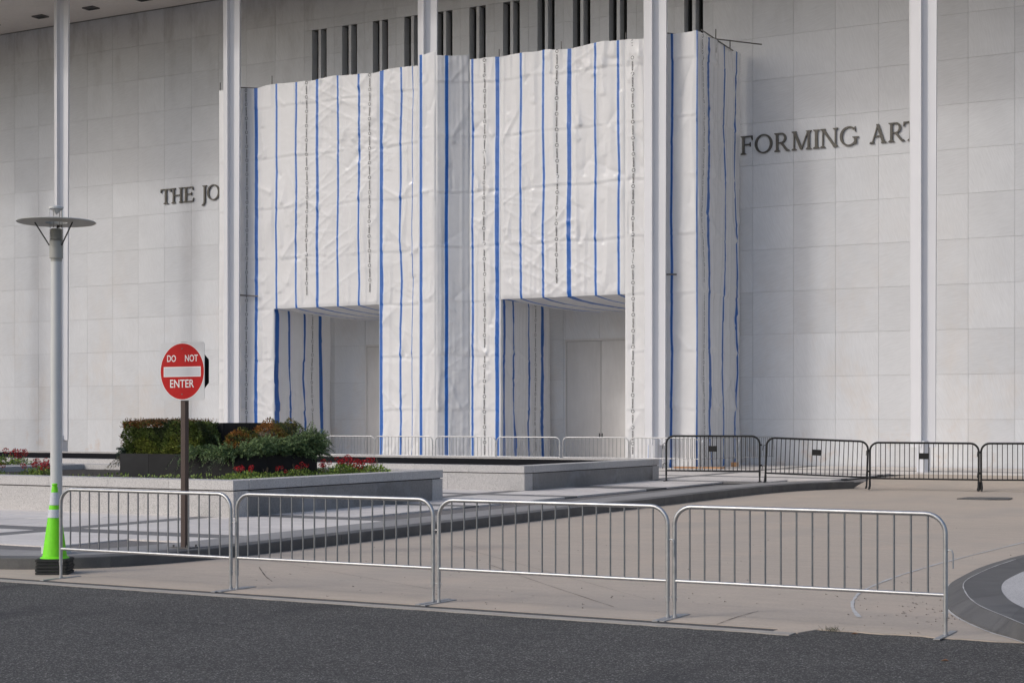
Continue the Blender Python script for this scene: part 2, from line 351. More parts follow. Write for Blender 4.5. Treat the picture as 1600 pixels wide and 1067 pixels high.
# kerb stones
L_ = [0]
for a, b in zip(kp, kp[1:]): L_.append(L_[-1]+(b-a).length)
start = next(i for i, p in enumerate(kp) if p.x > -22)
i = start
while i < len(kp)-1:
    j = i
    while j < len(kp)-1 and L_[j]-L_[i] < 1.45: j += 1
    mb = MB(); n = j-i+1
    def shr(P, q, first, last):
        pts = [Vector(v) for v in P[i:j+1]]
        pts[0] = pts[0].lerp(pts[1], .012); pts[-1] = pts[-1].lerp(pts[-2], .012); return pts
    a = shr(kp, 0, 0, 0); b = shr(k_in, 0, 0, 0)
    zt = [gp(p.y) for p in a]
    ch = offset(a, .012)
    vs = [(p.x,p.y,-.02) for p in a]+[(p.x,p.y,z-.012) for p, z in zip(a, zt)]+[(p.x,p.y,z) for p, z in zip(ch, zt)]+[(p.x,p.y,z) for p, z in zip(b, zt)]+[(p.x,p.y,-.02) for p in b]
    fs = [(r*n+q, r*n+q+1, (r+1)*n+q+1, (r+1)*n+q) for r in range(4) for q in range(n-1)]
    fs += [tuple(r*n for r in range(5)), tuple(r*n+n-1 for r in range(4,-1,-1))]
    mb.add(vs, fs); mb.build('kerb_stone', M['kerb'], plaza_o); i = j
# border band of grey granite inside the kerb: slabs
i = start-4
while i < len(kp)-1:
    j = min(i+3, len(kp)-1); mb = MB(); n = j-i+1
    a = [Vector(v) for v in offset(kp, .308)[i:j+1]]; b = [Vector(v) for v in k_b[i:j+1]]
    a[0] = a[0].lerp(a[1], .02); b[0] = b[0].lerp(b[1], .02)
    vs = [(p.x,p.y,.10) for p in a]+[(p.x,p.y,gp(p.y)+.001) for p in a]+[(p.x,p.y,gp(p.y)+.001) for p in b]+[(p.x,p.y,.10) for p in b]
    fs = [(r*n+q, r*n+q+1, (r+1)*n+q+1, (r+1)*n+q) for r in range(3) for q in range(n-1)]+[tuple(r*n for r in range(4)), tuple(r*n+n-1 for r in range(3,-1,-1))]
    mb.add(vs, fs); mb.build('border_slab', M['border'], plaza_o); i = j
# slabs: rows along u; dark rows every 4.5 m, a dark column at u = -18.75
def inside_plaza(x, y):
    if y > 43.2: return x < -13.4 or y > 49.7
    # right of kerb path?
    best = None
    for p in k_b:
        d = (p.x-x)**2+(p.y-y)**2
        if best is None or d < best[0]: best = (d, p)
    if y < 14.7+.7 : return x < -17.2
    xs = [p.x for p in k_b if abs(p.y-y) < .5]
    return x < (min(xs) if xs else -15) + .05
PLANT = [(-28.6,-18.15,22.46,29.56),(-36.5,-28.9,22.46,29.56),(-75,-18.5,33.9,41.9)]
rows = []; v = 15.45; k = 0
while v < 56.4:
    dark = any(v <= b < v+.76 for b in (18.9, 23.1, 27.6, 32.1, 36.9, 41.4, 45.4, 48.7, 52.2))
    hgt = .62 if dark else .76
    rows.append((v, min(v+hgt, 56.45), dark)); v += hgt
sl = []
for r, (v0, v1, dark) in enumerate(rows):
    u = -48 + (r % 2)*.55
    while u < (40 if v0 > 49.7 else -14):
        wd = 1.1; u1 = u+wd
        for band in (-18.95, -28.4, -37.9, -47.3, -9.5, 0, 9.5):
            if u < band < u1-1e-6: u1 = band; break
            if abs(u-band) < 1e-6: u1 = band+.45; break
        isb = any(abs(u-b) < 1e-6 for b in (-18.95,-28.4,-37.9,-47.3,-9.5,0,9.5))
        cx, cyy = (u+u1)/2, (v0+v1)/2
        X = CY*cx+SY*cyy; Z = -SY*cx+CY*cyy; px = 800+F*X/Z
        ok = inside_plaza(u1-.02, v0) and inside_plaza(u1-.02, v1) and inside_plaza(u+.02, v0) and not any(a < u+.02 and u1-.02 < b and c < v0 and v1 < d for a,b,c,d in PLANT)
        if ok and u1-u > .06 and -80 < px < 1700: sl.append((Z, u, u1, v0, v1, dark or isb))
        u = u1
sl.sort()
unit = {}
rest = MB()
for n_, (Z, a, b, c, d, dk) in enumerate(sl):
    j = random.uniform(-.0012, .0012)
    if n_ < 300:
        key = (round(b-a,3), round(d-c,3), dk)
        if key not in unit:
            q = MB(); hx, hy = (b-a)/2-.004, (d-c)/2-.004; q.box(-hx,hx,-hy,hy,-.04,0); unit[key] = q.mesh('paving_slab', M['pave_dark'] if dk else M['pave'])
        link('paving_slab', unit[key], plaza_o, ((a+b)/2, (c+d)/2, gp((c+d)/2)-.002+j))
    else:
        z = gp((c+d)/2)-.002+j; rest.box(a+.005, b-.005, c+.005, d-.005, z-.04, z, 1 if dk else 0)
rest_o = rest.build('paving_slab', [M['pave'], M['pave_dark']], plaza_o); rest_o['kind'] = 'stuff'

# ------------------------------------------------------------------ building
VW = 56.5
bld = empty('building', (-35, VW, 0))
bld['label'] = 'tall white marble-clad hall with slot windows and a wide flat portico roof'; bld['category'] = 'building'
def bpart(mb, name, m_, par=bld):
    o = mb.build(name, m_, par); o.matrix_parent_inverse = Matrix.Translation((35, -VW, 0)); return o
PW = 1.5855; RH = 1.575; ZB = 1.92
U0 = u_at(1240, VW)      # one joint line
cols = [U0+PW*k for k in range(-34, 14)]
T_V = 52.25; UL = u_at(343, T_V); UR = u_at(1090, T_V); TOPZ = 15.5; LINT = 6.42
O1 = (u_at(428, T_V), u_at(593, T_V)); O2 = (u_at(783, T_V), u_at(977, T_V))
WIN0 = u_at(490, VW)-.43; WINN = 12; WT = 18.8
# window zone snapped to joints
kw = min(range(len(cols)), key=lambda k: abs(cols[k]-WIN0)); WIN0 = cols[kw]; WIN1 = cols[kw+WINN]
back = MB()
back.box(-95, WIN0, VW+.06, VW+1.0, 0, 20.9); back.box(WIN1, 60, VW+.06, VW+1.0, 0, 20.9)
back.box(WIN0, WIN1, VW+.06, VW+1.0, 0, 9.5); back.box(WIN0, WIN1, VW+.06, VW+1.0, WT+.03, 20.9); back.box(WIN0, WIN1, VW+.62, VW+1.0, 9.5, WT+.03)
bpart(back, 'wall_core', mat('wall_mortar', (.34,.33,.32), .9, noise=[(8,.2,3)]))
pm = {}
def panel(x0, x1, z0, z1, dv=0, depth=.05, name='marble_panel', stuff=None):
    if stuff is not None: stuff.box(x0+.0035, x1-.0035, VW+dv, VW+depth, z0+.0035, z1-.0035); return
    key = (round(x1-x0,3), round(z1-z0,3), depth)
    if key not in pm:
        q = MB(); hx, hz = (x1-x0)/2-.0035, (z1-z0)/2-.0035; q.box(-hx,hx,0,depth,-hz,hz); pm[key] = q.mesh(name, M['marble'])
    o = link(name, pm[key], bld); o.location = ((x0+x1)/2+35, dv, (z0+z1)/2)
nobj = 0; stuff = MB()
zr = [gp(VW)-.03, ZB]+[ZB+RH*k for k in range(1, 13)]
zr = [z for z in zr if z < 20.6]+[20.78]
DOORS = [(u_at(571, VW), 5.09), (u_at(883, VW), 5.09)]
DW = 1.58*2
cand = []
for ci in range(len(cols)-1):
    x0, x1 = cols[ci], cols[ci+1]
    for ri in range(len(zr)-1):
        z0, z1 = zr[ri], zr[ri+1]
        inwin = WIN0-.01 < x0 and x1 < WIN1+.01
        if inwin and z1 > 9.5:
            if z0 < WT < z1: z0 = WT
            elif z0 < WT: continue
        cx = (x0+x1)/2; X = CY*cx+SY*VW; Z = -SY*cx+CY*VW; px = 800+F*X/Z
        hidden = (UL+4 < cx < UR-1.5 and z1 < TOPZ-.8 and not (z0 < LINT+.5))
        vis = -25 < px < 1625 and HY-(z0-H)*F/Z > -5
        cand.append((not (vis and not hidden), Z, x0, x1, z0, z1))
cand.sort()
for c_, (h_, Z, x0, x1, z0, z1) in enumerate(cand):
    cut = False
    for du, dz in DOORS:      # leave the door openings free
        if x1 > du+.01 and x0 < du+DW-.01 and z0 < dz:
            cut = True
            if x0 < du-.02: panel(x0, du, z0, z1, random.uniform(-.002,.002), stuff=None if (not h_ and nobj < 296) else stuff)
            if x1 > du+DW+.02: panel(du+DW, x1, z0, z1, 0, stuff=stuff)
            if z1 > dz+.02: panel(max(x0,du), min(x1,du+DW), dz, z1, 0, stuff=stuff)
            break
    if cut: continue
    if not h_ and nobj < 296: panel(x0, x1, z0, z1, random.uniform(-.0025,.0025)); nobj += 1
    else: panel(x0, x1, z0, z1, random.uniform(-.0025,.0025), stuff=stuff)
so_ = bpart(stuff, 'marble_panel', M['marble']); so_['kind'] = 'stuff'
# slot windows: two slots per bay between stone piers
S0, S1, S2, S3 = .41, .725, .865, 1.18
for k in range(WINN):
    b0 = cols[kw+k]
    for za, zb in ((9.5, 16.095), (16.095, 17.67), (17.67, WT-.004)):
        panel(b0, b0+S0, za, zb, 0, .6, 'marble_pier'); panel(b0+S1, b0+S2, za, zb, .03, .6, 'marble_pier')
        panel(b0+S3, b0+PW, za, zb, 0, .6, 'marble_pier')
    for s0, s1 in ((S0, S1), (S2, S3)):
        q = MB(); q.box(b0+s0+.01, b0+s1-.01, VW+.46, VW+.48, 9.5, WT); wo = bpart(q, 'window', M['glass'])
        q = MB(); q.box(b0+s0+.0, b0+s0+.05, VW+.40, VW+.455, 9.5, WT); q.box(b0+s1-.05, b0+s1, VW+.40, VW+.455, 9.5, WT); q.box(b0+s0+.052, b0+s1-.052, VW+.40, VW+.455, WT-.06, WT-.002)
        fo = q.build('frame', M['dark_metal'], wo)
# doors
for du, dz in DOORS:
    z0 = gp(VW)-.02
    q = MB(); q.box(du, du+.07, VW-.015, VW+.04, z0, dz); q.box(du+DW-.07, du+DW, VW-.015, VW+.04, z0, dz); q.box(du+.072, du+DW-.072, VW-.015, VW+.04, dz-.08, dz); bpart(q, 'door_frame', M['doorboard'])
    for s in (0, 1):
        a = du+.08+s*(DW/2-.075); b = a+DW/2-.095
        q = MB(); q.box(a, b, VW+.012, VW+.05, z0+.03, dz-.095); d = bpart(q, 'door', M['doorboard'])
        q = MB(); q.box((b-.06 if s == 0 else a+.03), (b-.03 if s == 0 else a+.06), VW-.02, VW+.01, 1.2, 1.38); q.build('handle', M['dark_metal'], d)
# portico roof
q = MB(); q.box(-95, 60, 47.6, VW+1.2, 20.86, 22.4); bpart(q, 'roof', M['soffit'])
q = MB(); q.box(-95, 60, 47.35, 47.597, 20.7, 22.5); bpart(q, 'fascia', M['white_metal'])
for k in range(-9, 12):      # soffit boards
    a = -13.6-9.46*4.5+ k*3.171-14
for k in range(16):
    a = cols[0]-PW*2+k*PW*4
    for c, d in ((47.62, 51.0), (51.0, 53.4), (53.4, VW-.05)):
        q = MB(); q.box(a+.004, a+PW*4-.004, c+.004, d-.004, 20.8, 20.858); bpart(q, 'soffit_panel', M['soffit'])
uL = -56.1*1.0
for k in range(-3, 16):
    a = ground(57, 28, 20.8) if False else None
    x = -58.9+3.171*k+ .0
    q = MB(); q.box(x-.33, x+.33, 54.55, 54.60, 20.74, 20.797); q.box(x-.33, x+.33, 54.95, 55.0, 20.74, 20.797); q.box(x-.33, x-.28, 54.602, 54.948, 20.74, 20.797); q.box(x+.28, x+.33, 54.602, 54.948, 20.74, 20.797)
    f = bpart(q, 'recessed_light', M['pole_steel'])
    q = MB(); q.box(x-.278, x+.278, 54.604, 54.946, 20.775, 20.797); q.build('lamp_lens', M['dark_metal'], f)
# columns
VC = 51.7
prof = [(-.37,.02),(-.36,-.03),(-.02,-.28),(.015,-.28),(.04,-.13),(.17,-.04),(.19,-.055),(.435,-.055),(.44,.02)]
prof = prof+[(-x, -y+.04) for x, y in prof[1:-1]][0:]
def column_mesh():
    q = MB(); n = len(prof); zs = [1.02, 20.3]
    vs = []
    for z, s in ((1.02, .88), (6, .90), (13, .95), (20.25, 1.02)):
        vs += [(x*s*1.10, (y-.02)*s, z) for x, y in prof]
    fs = [(r*n+i, r*n+(i+1)%n, (r+1)*n+(i+1)%n, (r+1)*n+i) for r in range(3) for i in range(n)]+[tuple(range(n))[::-1], tuple(range(3*n, 4*n))]
    q.add(vs, fs); return q
colq = column_mesh().mesh('shaft', M['white_metal'])
q = MB(); q.prism([(-.16,-.24),(.09,-.24),(.17,-.12),(.17,.20),(-.09,.20),(-.16,.1)], 0, 1.015); pierm = q.mesh('base_pier', M['white_metal'])
q = MB(); q.prism([(-.22,-.2),(.22,-.2),(.22,.2),(-.22,.2)], 20.255, 20.80); q.tube([(-.12,-.21,20.5),(-.12,-.25,20.5)], .03); q.tube([(.12,-.21,20.5),(.12,-.25,20.5)], .03); capm = q.mesh('capital', M['white_metal'])
UC5 = u_at(1442, VC); DC = .1828*51.7
names = {0:'white fluted portico column standing rightmost, between the inscription and the right edge',
 1:'white fluted portico column in front of the sheeting right of the right opening',
 2:'white portico column whose lower part is wrapped in sheeting between the two openings',
 3:'white fluted portico column at the left end of the sheeted scaffold, beside the first letters',
 4:'white fluted portico column rising behind the street lamp'}
for k in range(-2, 7):
    if k in (-2, -1, 5, 6): 
        lab = {-2:'white fluted portico column far right beyond the picture', -1:'white fluted portico column just beyond the right edge of the picture', 5:'white fluted portico column just beyond the left edge of the picture', 6:'white fluted portico column far left beyond the picture'}[k]
    else: lab = names[k]
    r = empty('portico_column', (UC5-DC*k, VC, gp(VC)-.002)); tag(r, lab, 'column', 'slender white columns of the portico')
    link('shaft', colq, r, (0,0,-gp(VC)+.002)); link('base_pier', pierm, r, (.02,0,0)); link('capital', capm, r, (0,0,-gp(VC)+.002))

# ------------------------------------------------------------------ bronze letters
class G:
    def __init__(s): s.q = MB(); s.i = 0
    def poly(s, pts, d0=.02, d=.05):
        s.i += 1; f = -(d0+d)-.0009*s.i
        n = len(pts); a = sum(pts[i][0]*pts[(i+1)%n][1]-pts[(i+1)%n][0]*pts[i][1] for i in range(n))
        if a < 0: pts = pts[::-1]
        vs = [(x, f, z) for x, z in pts]+[(x, -d0, z) for x, z in pts]
        s.q.add(vs, [tuple(range(n)), tuple(range(2*n-1, n-1, -1))]+[(i, n+i, n+(i+1)%n, (i+1)%n) for i in range(n)])
    def rect(s, x0, x1, z0, z1): s.poly([(x0,z0),(x1,z0),(x1,z1),(x0,z1)])
    def serif(s, xc, z, w_, up=True, h=.055):
        if up: s.poly([(xc-w_/2,z),(xc+w_/2,z),(xc+w_/2,z+h*.55),(xc+w_*.28,z+h*1.6),(xc-w_*.28,z+h*1.6),(xc-w_/2,z+h*.55)])
        else: s.poly([(xc-w_/2,z),(xc+w_/2,z),(xc+w_/2,z-h*.55),(xc+w_*.28,z-h*1.6),(xc-w_*.28,z-h*1.6),(xc-w_/2,z-h*.55)])
    def stem(s, x, w_=.14, z0=0, z1=1, sf=.34):
        s.rect(x-w_/2, x+w_/2, z0, z1); s.serif(x, z0, sf, True); s.serif(x, z1, sf, False)
    def diag(s, xa, za, xb, zb, w_): s.poly([(xa-w_/2,za),(xa+w_/2,za),(xb+w_/2,zb),(xb-w_/2,zb)])
    def arc(s, cx, cz, rx, rz, a0, a1, tx=.14, tz=.06, n=26):
        P = [R(a0+(a1-a0)*i/n) for i in range(n+1)]
        o = [(cx+rx*math.cos(a), cz+rz*math.sin(a)) for a in P]; i_ = [(cx+(rx-tx)*math.cos(a), cz+(rz-tz)*math.sin(a)) for a in P]
        for k in range(n): s.poly([o[k], o[k+1], i_[k+1], i_[k]]); s.i -= 1
        s.i += 1
def glyph(c):
    g_ = G()
    if c == 'T': W = .86; g_.stem(.43, sf=.36); g_.rect(.03,.83,.93,1); g_.poly([(.0,.76),(.06,.76),(.13,.93),(.03,1.0)]); g_.poly([(.80,.76),(.86,.76),(.83,1.0),(.73,.93)])
    elif c == 'H': W = .98; g_.stem(.18); g_.stem(.80); g_.rect(.18,.80,.48,.55)
    elif c == 'E': W = .78; g_.stem(.18); g_.rect(.18,.68,.93,1); g_.rect(.18,.60,.49,.56); g_.rect(.18,.72,0,.07); g_.poly([(.62,.94),(.70,.76),(.73,.78),(.70,1.0)]); g_.poly([(.66,.05),(.75,.26),(.78,.24),(.73,0)]); g_.rect(.575,.62,.42,.63)
    elif c == 'F': W = .76; g_.stem(.18); g_.rect(.18,.70,.93,1); g_.rect(.18,.60,.49,.56); g_.poly([(.64,.94),(.71,.74),(.75,.76),(.73,1.0)]); g_.rect(.575,.62,.41,.64)
    elif c == 'J': W = .40; g_.rect(.14,.28,-.05,1); g_.serif(.21,1,.36,False); g_.poly([(.14,-.05),(.28,-.05),(.24,-.2),(.10,-.32),(-.02,-.33),(.0,-.26),(.10,-.2)])
    elif c == 'O': W = 1.02; g_.arc(.51,.5,.5,.52,0,360,.14,.075,40)
    elif c == 'R': W = .92; g_.stem(.18); g_.rect(.18,.45,.93,1); g_.rect(.18,.45,.44,.51); g_.arc(.44,.72,.28,.28,-90,90,.13,.07,16); g_.diag(.42,.47,.80,.0,.16); g_.serif(.82,0,.2)
    elif c == 'M': W = 1.26; g_.stem(.18,.08,sf=.30); g_.stem(1.08,.14,sf=.34); g_.diag(.20,1,.63,.02,.16); g_.diag(1.04,1,.63,.02,.08)
    elif c == 'I': W = .36; g_.stem(.18)
    elif c == 'N': W = 1.06; g_.stem(.16,.08,sf=.30); g_.stem(.90,.08,z0=.02,sf=.30); g_.diag(.16,1,.88,0,.17)
    elif c == 'G': W = 1.04; g_.arc(.52,.5,.5,.52,48,322,.14,.075,34); g_.rect(.80,.94,.08,.44); g_.serif(.87,.46,.34,False); g_.poly([(.80,.95),(.87,1.0),(.88,.72),(.84,.72)])
    elif c == 'A': W = .98; g_.diag(.48,1,.16,0,.075); g_.diag(.46,1,.80,0,.16); g_.rect(.28,.68,.34,.40); g_.serif(.15,0,.28); g_.serif(.81,0,.32)
    elif c == 'S': W = .66; g_.arc(.33,.75,.27,.27,60,270,.12,.07,18); g_.arc(.33,.26,.29,.28,-120,90,.12,.07,18)
    elif c == 'P': W = .76; g_.stem(.18); g_.rect(.18,.45,.93,1); g_.arc(.44,.70,.28,.30,-90,90,.13,.07,16); g_.rect(.18,.45,.40,.47)
    return g_.q, W
CAP = .685; BZ = 11.80
for c, a, b in (('T',249.7,266.5),('H',266.8,285),('E',285.6,302),('J',314.6,322.2),('O',322.4,342.5),
                ('F',1156.3,1175.6),('O',1178.3,1206.3),('R',1208.8,1233.2),('M',1235.6,1267.6),('I',1269.4,1280.2),('N',1280.8,1309),('G',1311,1341),('A',1357.8,1385.2),('R',1387.2,1413),('T',1410.5,1434),('S',1436,1454)):
    q, W = glyph(c); x0 = u_at(a, VW-.1); x1 = u_at(b, VW-.1); s = (x1-x0)/W
    q.v = [(x0+x*s, VW+y, BZ+z*CAP) for x, y, z in q.v]
    bpart(q, 'bronze_letter', M['letter'])

# ------------------------------------------------------------------ sheeting on scaffold
enc = empty('scaffold_enclosure', (0,0,0))
tag(enc, 'tall scaffold box wrapped in white plastic sheeting with vertical blue bands, two doorway openings', 'scaffold')
LZ = [gp(52)+2.06*k for k in range(0, 9)]
CREASE = 1.9
def disp(s, z, seed=0, amp=1.0):
    s = np.asarray(s, float)+seed*17.3; z = np.asarray(z, float); s, z = np.broadcast_arrays(s, z)
    env = .15+.85*np.clip(vn(s*.45+3, z*.35+9)*1.8-.4, 0, 1)
    d = .022*ridge(vn(s*2.6, z*.16+5), 6)+.012*ridge(vn(s*6.5, z*.22+15), 3)*env
    for ang, f1, f2, a, o in ((1.1, 2.3, .22, .016, 0), (2.1, 2.5, .25, .012, 31), (1.4, 4.2, .3, .009, 77)):
        p = s*math.cos(ang)+z*math.sin(ang); r_ = -s*math.sin(ang)+z*math.cos(ang)
        d = d+a*env*ridge(vn(p*f1+o, r_*f2+o), 8)*np.clip(vn(r_*.8+o, p*.6+2*o)*2.2-.6, 0, 1)*1.5
    d = d+.030*vn(s*.55, z*.4+2)
    for k, zl in enumerate(LZ):
        dz = (z-zl-.03*np.sin(s*2.2+k))/.07; wv = vn(s*.9+k*7, k+.5)
        d = d+.030*wv*np.exp(-np.abs(dz))*np.tanh(dz*2)
    # long taut creases that start at the fixings
    s_lo, s_hi = s.min(), s.max(); z_lo, z_hi = z.min(), z.max()
    rg = np.random.RandomState(int(seed*10)+int(round(float(s_lo)*3)) & 0xffff)
    ncr = int((s_hi-s_lo)*(z_hi-z_lo)*CREASE)
    for _ in range(ncr):
        zc = LZ[rg.randint(0, len(LZ))]+rg.normal(0, .05) if rg.rand() < .6 else rg.uniform(z_lo, z_hi)
        sc0 = rg.uniform(s_lo, s_hi)
        if rg.rand() < .5: sc0 = round(sc0/.97)*.97
        if not (z_lo-1 < zc < z_hi+1): continue
        an = rg.choice([rg.normal(1.15,.22), rg.normal(.75,.2), rg.normal(2.0,.25), rg.normal(1.57,.1), rg.normal(1.5,.12), rg.normal(1.62,.12), rg.normal(2.5,.3)])
        ln = rg.uniform(.4, 2.2); a_ = rg.uniform(.010, .028)*(1 if rg.rand() < .7 else -1); wd = rg.uniform(.028,.06)
        ca, sa = math.cos(an), math.sin(an); p = (s-sc0)*ca+(z-zc)*sa; q = -(s-sc0)*sa+(z-zc)*ca+.04*(vn(p*1.3+zc, an*9)-.5)
        t = np.clip(p/ln, 0, 1); tp = np.clip(p/.08, 0, 1)*(1-t)**.8*(p > 0)*(p < ln)
        d = d+a_*tp*(np.exp(-np.abs(q)/wd)+.6*np.exp(-(q/(wd*3.5))**2))
    # soft gathers hanging under the top edge
    gt = np.clip((z-(TOPZ-1.3))/1.3, 0, 1); d = d+.022*gt*ridge(vn(s*5.1, z*.4), 2)
    low = np.clip((2.2-z)/2.0, 0, 1)
    d = d+low*(.035*ridge(vn(s*1.3, z*1.1+40), 2))
    return d*amp
def wob(s, z, amp, seed=0):
    s = np.asarray(s, float); z = np.asarray(z, float); s, z = np.broadcast_arrays(s, z)
    return amp*((vn(s*.8+seed*5.1, z*.55+seed, False)-.5)*2+.25*(vn(s*1.4+seed, z*1.5, False)-.5))
def cloth(name, s0, s1, stripes, zlo, zhi, mp, amp=1.0, wamp=.03, seed=0, fade=(.12,.12,0,0), step=.05, text=()):
    """stripes: list of (centre s, width); mp(s, z, d) -> 3 arrays; text: list of s for printed lettering"""
    cs = list(np.arange(s0, s1, step))+[s1]; mats = []
    marks = []
    for c, w_ in stripes:
        e = min(.022, w_*.22)
        for a, b, mi in ((c-w_/2-e, c-w_/2, 2), (c-w_/2, c+w_/2, 1), (c+w_/2, c+w_/2+e, 2)):
            a, b = max(a, s0), min(b, s1)
            if b > a: marks.append((a, b, mi))
    lo = [x for x in cs if not any(a-.012 < x < b+.012 for a, b, _ in marks)]
    allx = sorted(set([round(float(x), 5) for x in lo+[x for a, b, _ in marks for x in (a, b)]+[s0, s1]]))
    xs = np.array(allx); nz = max(3, int((zhi-zlo)/step)); t = np.linspace(0, 1, nz+1)
    S, Tt = np.meshgrid(xs, t)
    top = zhi+(0 if zhi < TOPZ-.1 else 1)*(.09*vn(xs*2.1, 3.3)-.05+.07*np.abs(np.sin(xs*math.pi/2.95)))
    Zz = zlo+(top[None, :]-zlo)*Tt
    def ev(S, Zz, off=0):
        f = np.ones_like(S)
        for k, (e, ref) in enumerate(((fade[0], S-s0), (fade[1], s1-S), (fade[2], Zz-zlo), (fade[3], zhi-Zz))):
            if e: f = f*np.clip(ref/e, 0, 1)
        return mp(S+wob(S, Zz, wamp, seed)*np.clip(np.minimum(S-s0, s1-S)/.25, 0, 1), Zz, (disp(S, Zz, seed, amp)*f)+off)
    X, Y, Zo = ev(S, Zz)
    nx = len(xs); V = np.stack([X.ravel(), Y.ravel(), Zo.ravel()], 1)
    idx = np.arange((nz+1)*nx).reshape(nz+1, nx)
    Fq = np.stack([idx[:-1,:-1].ravel(), idx[:-1,1:].ravel(), idx[1:,1:].ravel(), idx[1:,:-1].ravel()], 1)
    mid = (xs[1:]+xs[:-1])/2; mi = np.zeros(nx-1, int)
    for a, b, k in marks: mi[(mid > a) & (mid < b)] = k
    me = bpy.data.meshes.new(name); me.from_pydata(V.tolist(), [], Fq.tolist())
    for mt in (M['tarp'], M['blue'], M['blue_edge']): me.materials.append(mt)
    me.polygons.foreach_set('material_index', np.tile(mi, nz).tolist()); me.polygons.foreach_set('use_smooth', [True]*len(Fq)); me.update()
    o = link(name, me, enc)
    for sx in text:
        vs = []; fs = []; z = zhi-.35
        tv, tf = TXT
        while z > zlo+.3:
            b_ = len(vs)
            vs += [(sx+p[0], z+p[1]) for p in tv]; fs += [tuple(b_+i for i in f) for f in tf]; z -= .575
        a_ = np.array(vs); x_, y_, z_ = ev(a_[:,0], a_[:,1], .024)
        me = bpy.data.meshes.new('printed_lettering'); me.from_pydata(np.stack([x_,y_,z_],1).tolist(), [], fs); me.materials.append(M['ink']); me.update()
        link('printed_lettering', me, o)
    return o
def text_geo(txt, size, off=0, res=2):
    cu = bpy.data.curves.new('t', 'FONT'); cu.body = txt; cu.size = size; cu.offset = off; cu.resolution_u = res; cu.align_x = 'CENTER'; cu.align_y = 'CENTER'; cu.fill_mode = 'FRONT'
    ob = bpy.data.objects.new('t', cu); COL.objects.link(ob); bpy.context.view_layer.update()
    me = ob.evaluated_get(bpy.context.evaluated_depsgraph_get()).to_mesh()
    vs = [tuple(v.co) for v in me.vertices]; fs = [tuple(p.vertices) for p in me.polygons]
    ob.to_mesh_clear() if False else None
    bpy.data.objects.remove(ob); bpy.data.curves.remove(cu)
    return vs, fs
def fit(vs, w_, h_):
    xs = [v[0] for v in vs]; ys = [v[1] for v in vs]; cx = (min(xs)+max(xs))/2; cy = (min(ys)+max(ys))/2
    return [((v[0]-cx)*w_/(max(xs)-min(xs)), (v[1]-cy)*h_/(max(ys)-min(ys)), 0) for v in vs]
tv, tf = text_geo('MONARFLEX', .1, .003); tv = fit(tv, .345, .062)
tv = [(-y, x) for x, y, _ in tv]          # reads upwards
n0 = len(tv); nr = 12
for k in range(nr):
    a = 2*math.pi*k/nr; tv += [(.066*math.cos(a), .287+.066*math.sin(a)), (.049*math.cos(a), .287+.049*math.sin(a))]
tf = list(tf)+[(n0+2*k, n0+2*((k+1)%nr), n0+2*((k+1)%nr)+1, n0+2*k+1) for k in range(nr)]
TXT = (tv, tf)

def fu(px): return u_at(px, T_V)
front = lambda s, z, d: (s, T_V-d, z)
B, b_ = .155, .085
def st(*items): return [(fu(p), w_) for p, w_ in items]
z0 = gp(52)
cloth('front_sheet', UL, O1[0], st((401,B),(372.5,.05)), z0, TOPZ, front, text=[fu(386.5)], fade=(0,.1,0,0), amp=.9)
cloth('lintel_sheet', O1[0], O1[1], st((432,b_),(463,b_),(496,.115),(528,b_),(561,b_)), LINT, TOPZ, front, text=[fu(480), fu(578)], fade=(.1,.1,.12,0))
UW0, UW1 = fu(656)-.35, fu(656)-.35+.62      # wrap round the third column, standing proud
VWR = VC-.34
UW0 = u_at(655.5, VWR); UW1 = u_at(681, VWR)
LW = UW0-.30; RW = UW1+.95
def slope(ua, va, ub, vb):
    L_ = math.hypot(ub-ua, vb-va); tx, ty = (ub-ua)/L_, (vb-va)/L_
    return L_, (lambda s, z, d: (ua+tx*s+ty*d, va+ty*s-tx*d, z))
def s_for(px, ua, va, ub, vb):
    best = min(range(201), key=lambda i: abs(u_at(px, va+(vb-va)*i/200)-(ua+(ub-ua)*i/200)))
    return math.hypot(ub-ua, vb-va)*best/200
cloth('pier_sheet', O1[1], LW, st((596.2,B),(627,b_),(645,.03)), z0, TOPZ, front, wamp=.05, fade=(.1,.05,0,0), amp=1.2, text=[])
L_, f_ = slope(LW, T_V, UW0, VWR); cloth('column_wrap_side', 0, L_, [], z0, TOPZ+.12, f_, fade=(.05,.05,0,0), amp=.8, wamp=0)
cloth('column_wrap', UW0, UW1, [(UW0+.075,.13)], z0, TOPZ+.25, lambda s, z, d: (s, VWR-d, z), fade=(.03,.03,0,0), amp=.8, wamp=.004, seed=.4)
L_, f_ = slope(UW1, VWR, RW, T_V); cloth('column_wrap_side', 0, L_, [(s_for(697.5, UW1, VWR, RW, T_V),.12)], z0, TOPZ+.12, f_, fade=(.03,.05,0,0), amp=1.2, wamp=.01, seed=.8)
cloth('pier_sheet', RW, O2[0], st((739,.085),(777.5,B)), z0, TOPZ, front, fade=(.05,.1,0,0), text=[fu(758)], amp=1.4)
cloth('lintel_sheet', O2[0], O2[1], st((814.5,b_),(849.5,b_),(890,B),(931,b_),(967,b_)), LINT, TOPZ, front, fade=(.1,.1,.12,0), text=[fu(871)], amp=1.2)
cloth('front_sheet', O2[1], UR, st((1016,.085),(1050,.08),(1089.5,.05)), z0, TOPZ, front, fade=(.1,.06,0,0), text=[fu(990)], amp=1.2)
vsd = lambda px: v_on(px, UR)
side = lambda s, z, d: (UR+d, s, z)
